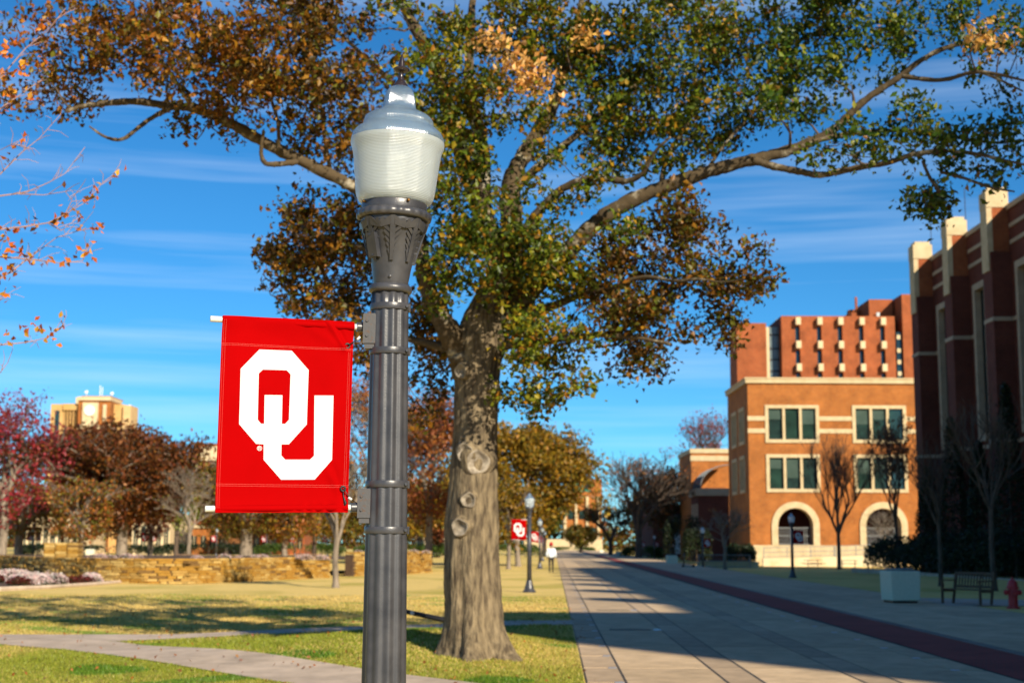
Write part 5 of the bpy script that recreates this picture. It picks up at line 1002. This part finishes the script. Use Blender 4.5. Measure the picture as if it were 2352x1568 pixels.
def lamp_at(x, Y, label, blabel=None, side=-1, rz=0, grp='lamp posts across the campus'):
    p = P(x, 1249, Y); loc = (p.x, Y, H(p.x, Y)); o = lp if first[0] else copy_tree(lp); first[0] = False; o.location = loc; o.rotation_euler = (0, 0, rz+(0 if side < 0 else math.pi)); tag(o, label, 'lamp post', grp)
    sides = [side] if side else [-1, 1]
    if blabel:
        for s_, bl_ in zip(sides, [blabel] if side else blabel):
            q = bn if first[1] else copy_tree(bn); first[1] = False; q.rotation_euler = (0, 0, rz); q.location = (loc[0]+(0 if s_ < 0 else .775), loc[1], loc[2]); tag(q, bl_, 'banner', 'small red banners on lamp posts')
lamp_at(1216, 52, 'second nearest lamp post, grey, on the sunny grass verge right of the oak trunk', 'small red OU banner right beside the oak trunk')
lamp_at(1240, 102, 'third lamp post along the grass verge behind the walking person', 'small red OU banner just right of the second lamp post')
lamp_at(1246, 150, 'fourth lamp post in the verge row, partly behind the third', 'tiny red OU banner overlapping the third lamp post')
lamp_at(1252, 205, 'fifth lamp post in the verge row, almost hidden by nearer ones', 'farthest tiny red banner of the verge row')
lamp_at(1614, 120, 'sunlit grey lamp post beside the railing left of the brick hall', 'red OU banner beside the railing left of the brick hall', 1)
lamp_at(1819, 80, 'dark lamp post silhouetted before the left brick arch', 'shaded red OU banner before the left brick arch', 1)
lamp_at(77, 132, 'lamp post with a pair of red banners at far left', ('left one of the paired red banners at far left', 'right one of the paired red banners at far left'), 0)
lamp_at(342, 140, 'lamp post with a pair of red banners right of the brown oak', ('left one of the paired red banners right of the brown oak', 'right one of the paired red banners right of the brown oak'), 0)
lamp_at(497, 180, 'thin far lamp post just left of the stout oak', 'tiny red banner just left of the stout oak'); lamp_at(612, 185, 'thin far lamp post just right of the stout oak', 'tiny red banner just right of the stout oak'); lamp_at(678, 180, 'thin far lamp post beside the yellow-orange tree', 'tiny red banner beside the yellow-orange tree'); lamp_at(752, 190, 'thin far lamp post left of the forked bare trunk', 'tiny red banner left of the forked bare trunk')
lamp_at(1472, 230, 'far lamp post in front of the bare brown tree at road end', 'tiny red banner in front of the bare brown tree', 1); lamp_at(1503, 210, 'far dark lamp post right of the bare brown tree', 'tiny red banner right of the bare brown tree', 1); lamp_at(1540, 190, 'far dark lamp post left of the pale bin before the wing', 'tiny shaded banner left of the glass-roofed wing', 1)
# ================================================================== bins, benches, hydrants, tables
def bin_proto():
    t = thing('litter_bin', 'x', 'bin'); b_ = MB(); b_.add([(sx*(.40+.02*(z > 0)), sy*(.40+.02*(z > 0)), .06+z) for z in (0, .82) for sx, sy in ((-1, -1), (1, -1), (1, 1), (-1, 1))], [(3, 2, 1, 0), (4, 5, 6, 7)]+[(i, (i+1) % 4, 4+(i+1) % 4, 4+i) for i in range(4)])
    me = b_.build('body', binm, t, world=False); bv = me.modifiers.new('bevel', 'BEVEL'); bv.width = .03; bv.segments = 2
    b_ = MB(); b_.box(-.34, .34, -.34, .34, 0, .058); b_.build('foot', iron_dark, t, world=False)
    b_ = MB(); b_.lathe([(.40, .883), (.40, .93), (.34, .95), (.22, .95), (.20, .90)], 32); b_.build('lid', mat('bin_lid', (.16, .17, .15), rough=.6), t, True, angle=40, world=False); cache_children(t); return t
bp0 = bin_proto(); bp0.scale = (1.12, 1.12, 1.08); fb_ = [True]
def bin_at(x, y, label):
    p = G(x, y); o = bp0 if fb_[0] else copy_tree(bp0); fb_[0] = False; o.location = (p.x, p.y, H(p.x, p.y)+(.016 if road_u(p.x, p.y) < 11.7 and road_u(p.x, p.y) > 0 else 0)); o.rotation_euler = (0, 0, .12); tag(o, label, 'bin', 'pale square litter bins')
bin_at(2069, 1384, 'nearest pale square litter bin in shade before the wooden bench'); bin_at(1543, 1294, 'pale square litter bin in sun left of the parked scooters'); bin_at(1421, 1274, 'small pale litter bin at the far right of the road'); bin_at(207, 1281, 'pale litter bin behind the stone wall below the brown oak'); bin_at(1381, 1268, 'tiny farthest pale litter bin at the road end')
def bench_proto():
    t = thing('bench', 'x', 'bench'); Wd = .78
    for k in range(5): b_ = MB(); b_.box(-Wd, Wd, -.24+k*.10, -.16+k*.10, .415, .445); b_.build('seat_slat', wood, t, world=False)
    Mb = Matrix.Translation((0, .27, .45)) @ Matrix.Rotation(R(-10), 4, 'X')
    for k in range(13): x = -Wd+.08+k*(2*Wd-.16)/12; b_ = MB(); b_.box(x-.022, x+.022, -.012, .012, .06, .42, M=Mb); b_.build('back_slat', wood, t, world=False)
    for z in (.02, .42): b_ = MB(); b_.box(-Wd, Wd, -.02, .022, z, z+.07, M=Mb); b_.build('back_rail', wood, t, world=False)
    for x in (-Wd+.03, Wd-.03):
        b_ = MB(); b_.box(x-.03, x+.03, -.27, -.21, 0, .66); b_.build('leg', wood, t, world=False); b_ = MB(); b_.box(x-.03, x+.03, -.03, .03, -.46, .5, M=Mb); b_.build('leg', wood, t, world=False)
        b_ = MB(); b_.box(x-.04, x+.04, -.30, .31, .663, .70); b_.build('armrest', wood, t, world=False); b_ = MB(); b_.box(x-.026, x+.026, -.209, .24, .35, .412); b_.build('side_rail', wood, t, world=False)
    cache_children(t); return t
be = bench_proto(); p = G(2222, 1388); be.location = (p.x, p.y, H(p.x, p.y)+.02); be.rotation_euler = (0, 0, R(-62)); tag(be, 'wooden slatted bench in shade between the pale bin and the hydrant', 'bench', 'wooden benches')
for x, Y, l_ in ((430, 100, 'far wooden bench on the lawn below the big banner, left one'), (705, 110, 'far wooden bench on the lawn left of the forked bare trunk')):
    c_ = copy_tree(be); p = P(x, 1249, Y); c_.location = (p.x, Y, H(p.x, Y)); c_.rotation_euler = (0, 0, .1); tag(c_, l_, 'bench', 'wooden benches')
def hydrant_proto():
    t = thing('fire_hydrant', 'x', 'hydrant'); b_ = MB(); b_.lathe([(.17, 0), (.17, .04), (.115, .05), (.115, .48), (.155, .49), (.155, .53), (.13, .54), (.128, .58), (.115, .64), (.085, .69), (.04, .72)], 28); b_.build('barrel', hyd, t, True, angle=35, world=False)
    b_ = MB(); b_.lathe([(.035, .715), (.03, .77), (.0, .775)], 6); b_.build('operating_nut', hyd, t, world=False)
    for a, r_ in ((0, .05), (180, .05), (-90, .07)):
        b_ = MB(); Mh = Matrix.Rotation(R(a), 4, 'Z') @ Matrix.Translation((.09, 0, .40)) @ Matrix.Rotation(R(90), 4, 'Y'); b_.lathe([(r_, 0), (r_, .06), (r_*1.35, .065), (r_*1.35, .11), (r_*.5, .115), (r_*.5, .14)], 18, Mh); b_.build('nozzle_cap', hyd, t, True, angle=35, world=False)
    cache_children(t); return t
hy = hydrant_proto(); p = G(2328, 1397); hy.location = (p.x, p.y, H(p.x, p.y)); hy.scale = (1.12,)*3; tag(hy, 'dark red fire hydrant in shade at the right edge', 'hydrant', 'fire hydrants')
c_ = copy_tree(hy); p = P(676, 1249, 95); c_.location = (p.x, 95, H(p.x, 95)); tag(c_, 'tiny bright red fire hydrant on the far sunny lawn', 'hydrant', 'fire hydrants')
def table_proto():
    t = thing('picnic_table', 'x', 'table'); b_ = MB(); b_.box(-.9, .9, -.38, .38, .72, .77); b_.build('table_top', iron, t, world=False)
    for s_ in (-1, 1): b_ = MB(); b_.box(-.9, .9, s_*.75-.13, s_*.75+.13, .43, .47); b_.build('seat', iron, t, world=False)
    for x in (-.6, .6): b_ = MB(); b_.tube([(x, -.75, .43), (x, -.3, .35), (x, .3, .35), (x, .75, .43)], .03, 6); b_.tube([(x, 0, .72), (x, 0, 0)], .04, 6); b_.tube([(x, -.5, .02), (x, .5, .02)], .03, 6); b_.build('frame', iron, t, world=False)
    cache_children(t); return t
tbp = table_proto(); p = P(1866, 1249, 141); tbp.location = (p.x, 141, H(p.x, 141)); tbp.rotation_euler = (0, 0, .5); tag(tbp, 'dark picnic table under the left brick arch', 'table', 'picnic tables'); c_ = copy_tree(tbp); p = P(1948, 1249, 140); c_.location = (p.x, 140, H(p.x, 140)); c_.rotation_euler = (0, 0, -.3); tag(c_, 'dark picnic table right of the vase-shaped bare tree', 'table', 'picnic tables')
def scooter_proto():
    t = thing('electric_scooter', 'x', 'scooter'); b_ = MB(); b_.box(-.42, .30, -.08, .08, .10, .16); b_.build('deck', green_p, t, world=False)
    b_ = MB(); b_.tube([(.30, 0, .13), (.44, 0, .26), (.40, 0, .40), (.30, 0, 1.12)], [.045, .05, .045, .035], 10); b_.build('stem', black, t, True, world=False)
    b_ = MB(); b_.tube([(.27, -.27, 1.12), (.30, -.08, 1.14), (.30, .08, 1.14), (.27, .27, 1.12)], .02, 8); b_.build('handlebar', black, t, True, world=False)
    for x in (-.50, .50):
        Mw = Matrix.Translation((x, .03, .125)) @ Matrix.Rotation(R(90), 4, 'X'); b_ = MB(); b_.lathe([(.09, 0), (.12, .0), (.125, .03), (.12, .06), (.09, .06)], 20, Mw); w__ = b_.build('wheel', black, t, True, angle=40, world=False); b_ = MB(); b_.lathe([(.085, .01), (.085, .05)], 14, Mw); b_.build('rim', steel, w__, world=False)
    b_ = MB(); b_.tube([(-.40, 0, .16), (-.50, 0, .27), (-.62, 0, .24)], .04, 6); b_.build('fender', black, t, world=False); b_ = MB(); b_.lathe([(.035, 0), (.03, .03)], 10, Matrix.Translation((.40, 0, .95)) @ Matrix.Rotation(R(90), 4, 'Y')); b_.build('headlamp', white, t, world=False); cache_children(t); return t
scp = scooter_proto(); p = P(1580, 1249, 112); scp.location = (p.x, 112, H(p.x, 112)); scp.rotation_euler = (0, 0, 2.4); tag(scp, 'left one of two dark scooters parked right of the pale bin', 'scooter', 'electric scooters'); c_ = copy_tree(scp); p = P(1604, 1249, 113); c_.location = (p.x, 113, H(p.x, 113)); c_.rotation_euler = (0, 0, .4); tag(c_, 'right one of two dark scooters parked right of the pale bin', 'scooter', 'electric scooters')
c_ = copy_tree(scp); p = P(1075, 1249, 23.6); c_.location = (p.x, 23.6, H(p.x, 23.6)+.10); c_.rotation_euler = (R(78), 0, R(-82)); tag(c_, 'dark scooter lying in the grass left of the oak trunk', 'scooter', 'electric scooters')
# ================================================================== person walking away
def skinned(name, J, E, m, parent, root=0, sub=2):
    me_ = bpy.data.meshes.new(name); me_.from_pydata([j[:3] for j in J], E, []); o = bpy.data.objects.new(name, me_); COL.objects.link(o); md = o.modifiers.new('skin', 'SKIN'); md.use_smooth_shade = True
    for i, v in enumerate(me_.skin_vertices[0].data): v.radius = (J[i][3], J[i][4] if len(J[i]) > 4 else J[i][3]); v.use_root = (i == root)
    s_ = o.modifiers.new('sub', 'SUBSURF'); s_.levels = s_.render_levels = sub; dg = bpy.context.evaluated_depsgraph_get(); ev = bpy.data.meshes.new_from_object(o.evaluated_get(dg)); bpy.data.objects.remove(o)
    for q in (m if isinstance(m, list) else [m]): ev.materials.append(q)
    return link(name, ev, parent)
pp = P(1266, 1249, 88); per = thing('person', 'person in pale jacket, red knit hat and dark trousers walking away beside the road', 'person', (pp.x, 88, 0))
J = [(0, 0, .95, .15, .11), (0, 0, 1.12, .15, .11), (0, .01, 1.32, .17, .12), (0, .01, 1.45, .10, .085), (0, .02, 1.53, .055), (0, .03, 1.60, .075, .085), (0, .04, 1.70, .085, .095), (0, .03, 1.76, .05, .06),
     (.09, 0, .90, .095), (.10, .10, .50, .062), (.10, .04, .10, .042), (.10, .16, .04, .04), (-.09, 0, .90, .095), (-.10, .06, .50, .062), (-.10, -.16, .14, .042), (-.10, -.05, .04, .04),
     (.19, .0, 1.40, .065), (.25, -.05, 1.12, .05), (.24, .06, .90, .04), (.23, .10, .80, .032), (-.19, .0, 1.40, .065), (-.25, .02, 1.12, .05), (-.24, .12, .92, .04), (-.23, .17, .83, .032)]
E = [(0, 1), (1, 2), (2, 3), (3, 4), (4, 5), (5, 6), (6, 7), (0, 8), (8, 9), (9, 10), (10, 11), (0, 12), (12, 13), (13, 14), (14, 15), (2, 16), (16, 17), (17, 18), (18, 19), (2, 20), (20, 21), (21, 22), (22, 23)]
body = skinned('body', J, E, [jean, skin, shoe], per)
for q in body.data.polygons:
    z = q.center.z; x = abs(q.center.x); q.material_index = 2 if z < .09 else (1 if (z > 1.49 or (x > .19 and z < .92)) else 0)
Jj = [(0, 0, .86, .21, .15), (0, 0, 1.12, .19, .145), (0, .01, 1.34, .20, .15), (0, .01, 1.47, .11, .10), (.20, .0, 1.40, .088), (.26, -.05, 1.12, .072), (.25, .05, .92, .055), (-.20, .0, 1.40, .088), (-.26, .02, 1.12, .072), (-.25, .11, .94, .055)]
skinned('jacket', Jj, [(0, 1), (1, 2), (2, 3), (2, 4), (4, 5), (5, 6), (2, 7), (7, 8), (8, 9)], jack, per)
mb = MB(); mb.lathe([(.112, 1.66), (.118, 1.69), (.115, 1.72), (.10, 1.79), (.06, 1.84), (.01, 1.86)], 20, Matrix.Translation((0, .03, 0))); mb.build('knit_hat', hatm, per, True, world=False)
mb = MB(); mb.lathe([(.088, 1.60), (.106, 1.63), (.110, 1.658)], 20, Matrix.Translation((0, .02, 0))); mb.build('hair', mat('dark_hair', (.02, .012, .008), rough=.7), per, True, world=False)
for s_ in (-1, 1):
    hx, hy_, hz = (.24, .10, .80) if s_ > 0 else (-.24, .17, .83); mb = MB()
    for k in range(4): mb.tube([(hx, hy_-.03+k*.02, hz-.02), (hx, hy_-.03+k*.021, hz-.06), (hx-.012*s_, hy_-.03+k*.021, hz-.095+.008*abs(k-1.5))], [.009, .0085, .007], 6)
    mb.tube([(hx, hy_+.03, hz+.0), (hx, hy_+.055, hz-.03), (hx, hy_+.055, hz-.055)], [.010, .009, .008], 6); mb.build('fingers', skin, per, True, world=False)
# ================================================================== hedges, evergreens
def shrub(name, label, x, y, w_, d_, h_, pal, n, seed, size=.14, z=None, group=None, conic=False):
    g = np.random.default_rng(seed); t = thing(name, label, 'hedge' if 'hedge' in name else 'shrub', (x, y, H(x, y)), 0, group); th = g.uniform(0, 2*np.pi, n); u = g.uniform(0, 1, n)**.8; rr = g.uniform(.75, 1.02, n)
    if conic: k = (1-u)**.7*.95+.05; C = np.stack([w_*k*rr*np.cos(th), d_*k*rr*np.sin(th), u*h_], 1)
    else:
        sgn = lambda v, p: np.sign(v)*np.abs(v)**p; el = np.arccos(g.uniform(0, 1, n)); C = np.stack([w_*rr*sgn(np.sin(el), .5)*sgn(np.cos(th), .5), d_*rr*sgn(np.sin(el), .5)*sgn(np.sin(th), .5), h_*rr*np.cos(el)**.4], 1)
    C += g.normal(size=C.shape)*.08; C[:, 2] = np.abs(C[:, 2])+.03; v, f, c = leaf_arrays(g, C, g.uniform(.6, 1.4, n)*size, palette(g, n, pal), .1, .55); link('foliage', fast_mesh('foliage', v, f, leaf_m, c), t)
    b_ = MB(); b_.lathe([(.07, 0), (.06, h_*.4), (.02, h_*.8)], 8); b_.build('stem', bark_d, t, world=False); return t
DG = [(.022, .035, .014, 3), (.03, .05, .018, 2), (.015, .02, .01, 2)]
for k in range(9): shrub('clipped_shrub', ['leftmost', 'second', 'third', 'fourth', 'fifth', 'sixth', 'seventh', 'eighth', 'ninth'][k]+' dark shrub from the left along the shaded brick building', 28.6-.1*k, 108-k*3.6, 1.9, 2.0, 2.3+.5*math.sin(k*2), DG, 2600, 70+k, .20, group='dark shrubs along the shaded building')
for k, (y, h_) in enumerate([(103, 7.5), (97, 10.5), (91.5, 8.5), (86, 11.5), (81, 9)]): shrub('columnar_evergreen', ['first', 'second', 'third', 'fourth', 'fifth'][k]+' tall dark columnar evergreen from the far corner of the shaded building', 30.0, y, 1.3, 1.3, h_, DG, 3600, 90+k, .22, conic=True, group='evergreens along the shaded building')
HG = [(.05, .09, .015, 3), (.08, .12, .02, 2)]
for k, (x, Y, w_, h_, l_) in enumerate([(1315, 400, 6.5, 1.5, 'far clipped green hedge at the end of the road'), (1475, 215, 3.2, 1.9, 'green hedge behind the far small bin'), (1570, 168, 2.4, 5.5, 'large dark evergreen shrub left of the glass-roofed wing'), (1600, 160, 1.6, 4, 'dark shrub against the glass-roofed wing'), (1700, 148, 1.5, 2.2, 'green shrub behind the small pale bare tree'), (115, 150, 3.4, 1.5, 'dark clipped hedge before the cream hall at left'), (690, 185, 6, 1.6, 'green hedge behind the yellow-orange tree'), (920, 180, 6, 1.6, 'green hedge low between lamp post and oak trunk'), (1110, 190, 8, 1.8, 'green hedge behind the oak trunk'), (250, 170, 7, 1.4, 'dark hedge behind the big brown oak'), (480, 190, 7, 1.6, 'dark hedge behind the grey bare tree')]):
    p = P(x, 1249, Y); shrub('hedge' if h_ < 3 else 'evergreen_shrub', l_, p.x, Y, w_, 1.2, h_, HG if k in (0, 1, 6, 7, 8) else DG, 3000, 110+k, .26)
kb = MB(); q0, q1 = (26.0, 112), (26.6, 70); kb.box(-.12, .12, 0, 42, -.45, .02, M=Matrix.Translation((q1[0], q1[1], 0))); tag(kb.build('kerb', path_m), 'pale kerb in front of the dark shrubs of the shaded building', 'kerb')
# ================================================================== grass blades and fallen leaves near the camera
g = np.random.default_rng(5)
def inpoly(x, y, A, B):
    pts = [(p.x, p.y) for p in A]+[(p.x, p.y) for p in reversed(B)]; c = np.zeros(len(x), bool); j = len(pts)-1
    for i in range(len(pts)):
        xi, yi = pts[i]; xj, yj = pts[j]; c ^= ((yi > y) != (yj > y)) & (x < (xj-xi)*(y-yi)/(yj-yi+1e-12)+xi); j = i
    return c
n = 260000; yb = 15.5/(1-g.uniform(0, 1, n)*(1-15.5/48)); xb = (g.uniform(-.37, .10, n))*yb
ok = (road_u(xb, yb) < -.02) & ~inpoly(xb, yb, *pathH) & ~inpoly(xb, yb, *pathD); xb, yb = xb[ok], yb[ok]; n = len(xb); zb = hgt(xb, yb); hh = g.uniform(.018, .042, n)*(1+.6*(np.sin(xb*3)*np.sin(yb*2.3) > .55)); a = g.uniform(0, 6.28, n); w_ = .005+.00025*yb
d = np.stack([np.cos(a), np.sin(a), np.zeros(n)], 1); base = np.stack([xb, yb, zb], 1); ln = g.normal(size=(n, 3))*.35; ln[:, 2] = 1; V = np.stack([base-d*w_[:, None], base+d*w_[:, None], base+ln*hh[:, None]], 1).reshape(-1, 3)
mixv = np.clip(.5+.5*np.sin(xb*.55+1.1)*np.cos(yb*.42)+g.normal(size=n)*.28-.4*(yb > 27)+.36*(yb < 27)*(xb > -7.5)+.12*(yb < 27), 0, 1)[:, None]; col = (1-mixv)*np.array([[.62, .46, .15]])+mixv*np.array([[.25, .29, .032]]); tuf = (np.sin(xb*1.7+2*np.sin(yb*.9))*np.sin(yb*1.3+1.5*np.sin(xb*.8)) > .62)[:, None]; col = np.where(tuf, col*np.array([[.42, .72, .5]]), col); col *= g.uniform(.6, 1.35, (n, 1))
tag(link('grass', fast_mesh('grass', V, np.arange(3*n).reshape(-1, 3), blade_m, np.repeat(col, 3, 0))), 'short dry yellow-green grass on the near lawn', 'grass', kind='stuff')
n = 520; yb = g.uniform(16, 40, n); xb = g.uniform(-.37, .08, n)*yb; ok = road_u(xb, yb) < .2; xb, yb = xb[ok], yb[ok]; n = len(xb); C = np.stack([xb, yb, hgt(xb, yb)+.045], 1); v, f, c = leaf_arrays(g, C, g.uniform(.04, .075, n), palette(g, n, Orr), 0); tag(link('fallen_leaves', fast_mesh('fallen_leaves', v, f, leaf_m, c)), 'scattered orange and brown fallen leaves on the near lawn', 'leaves', kind='stuff')

# far wood along the horizon: one mass
n = 26000; g = np.random.default_rng(77); xw = g.uniform(-260, 95, n); top = 8.5+2.6*np.sin(xw*.09)+1.8*np.sin(xw*.31+1)+1.2*np.sin(xw*.8+2); zw = np.abs(g.uniform(0, 1, n))*top; yw_ = 455+g.uniform(-12, 12, n)
v, f, c = leaf_arrays(g, np.stack([xw, yw_, zw], 1), g.uniform(.7, 1.7, n), palette(g, n, Olv+DkB+[(.04, .055, .012, 3)]), 0, .8); tag(link('distant_wood', fast_mesh('distant_wood', v, f, leaf_m, c)), 'distant band of olive and brown woods along the horizon', 'wood', kind='stuff')
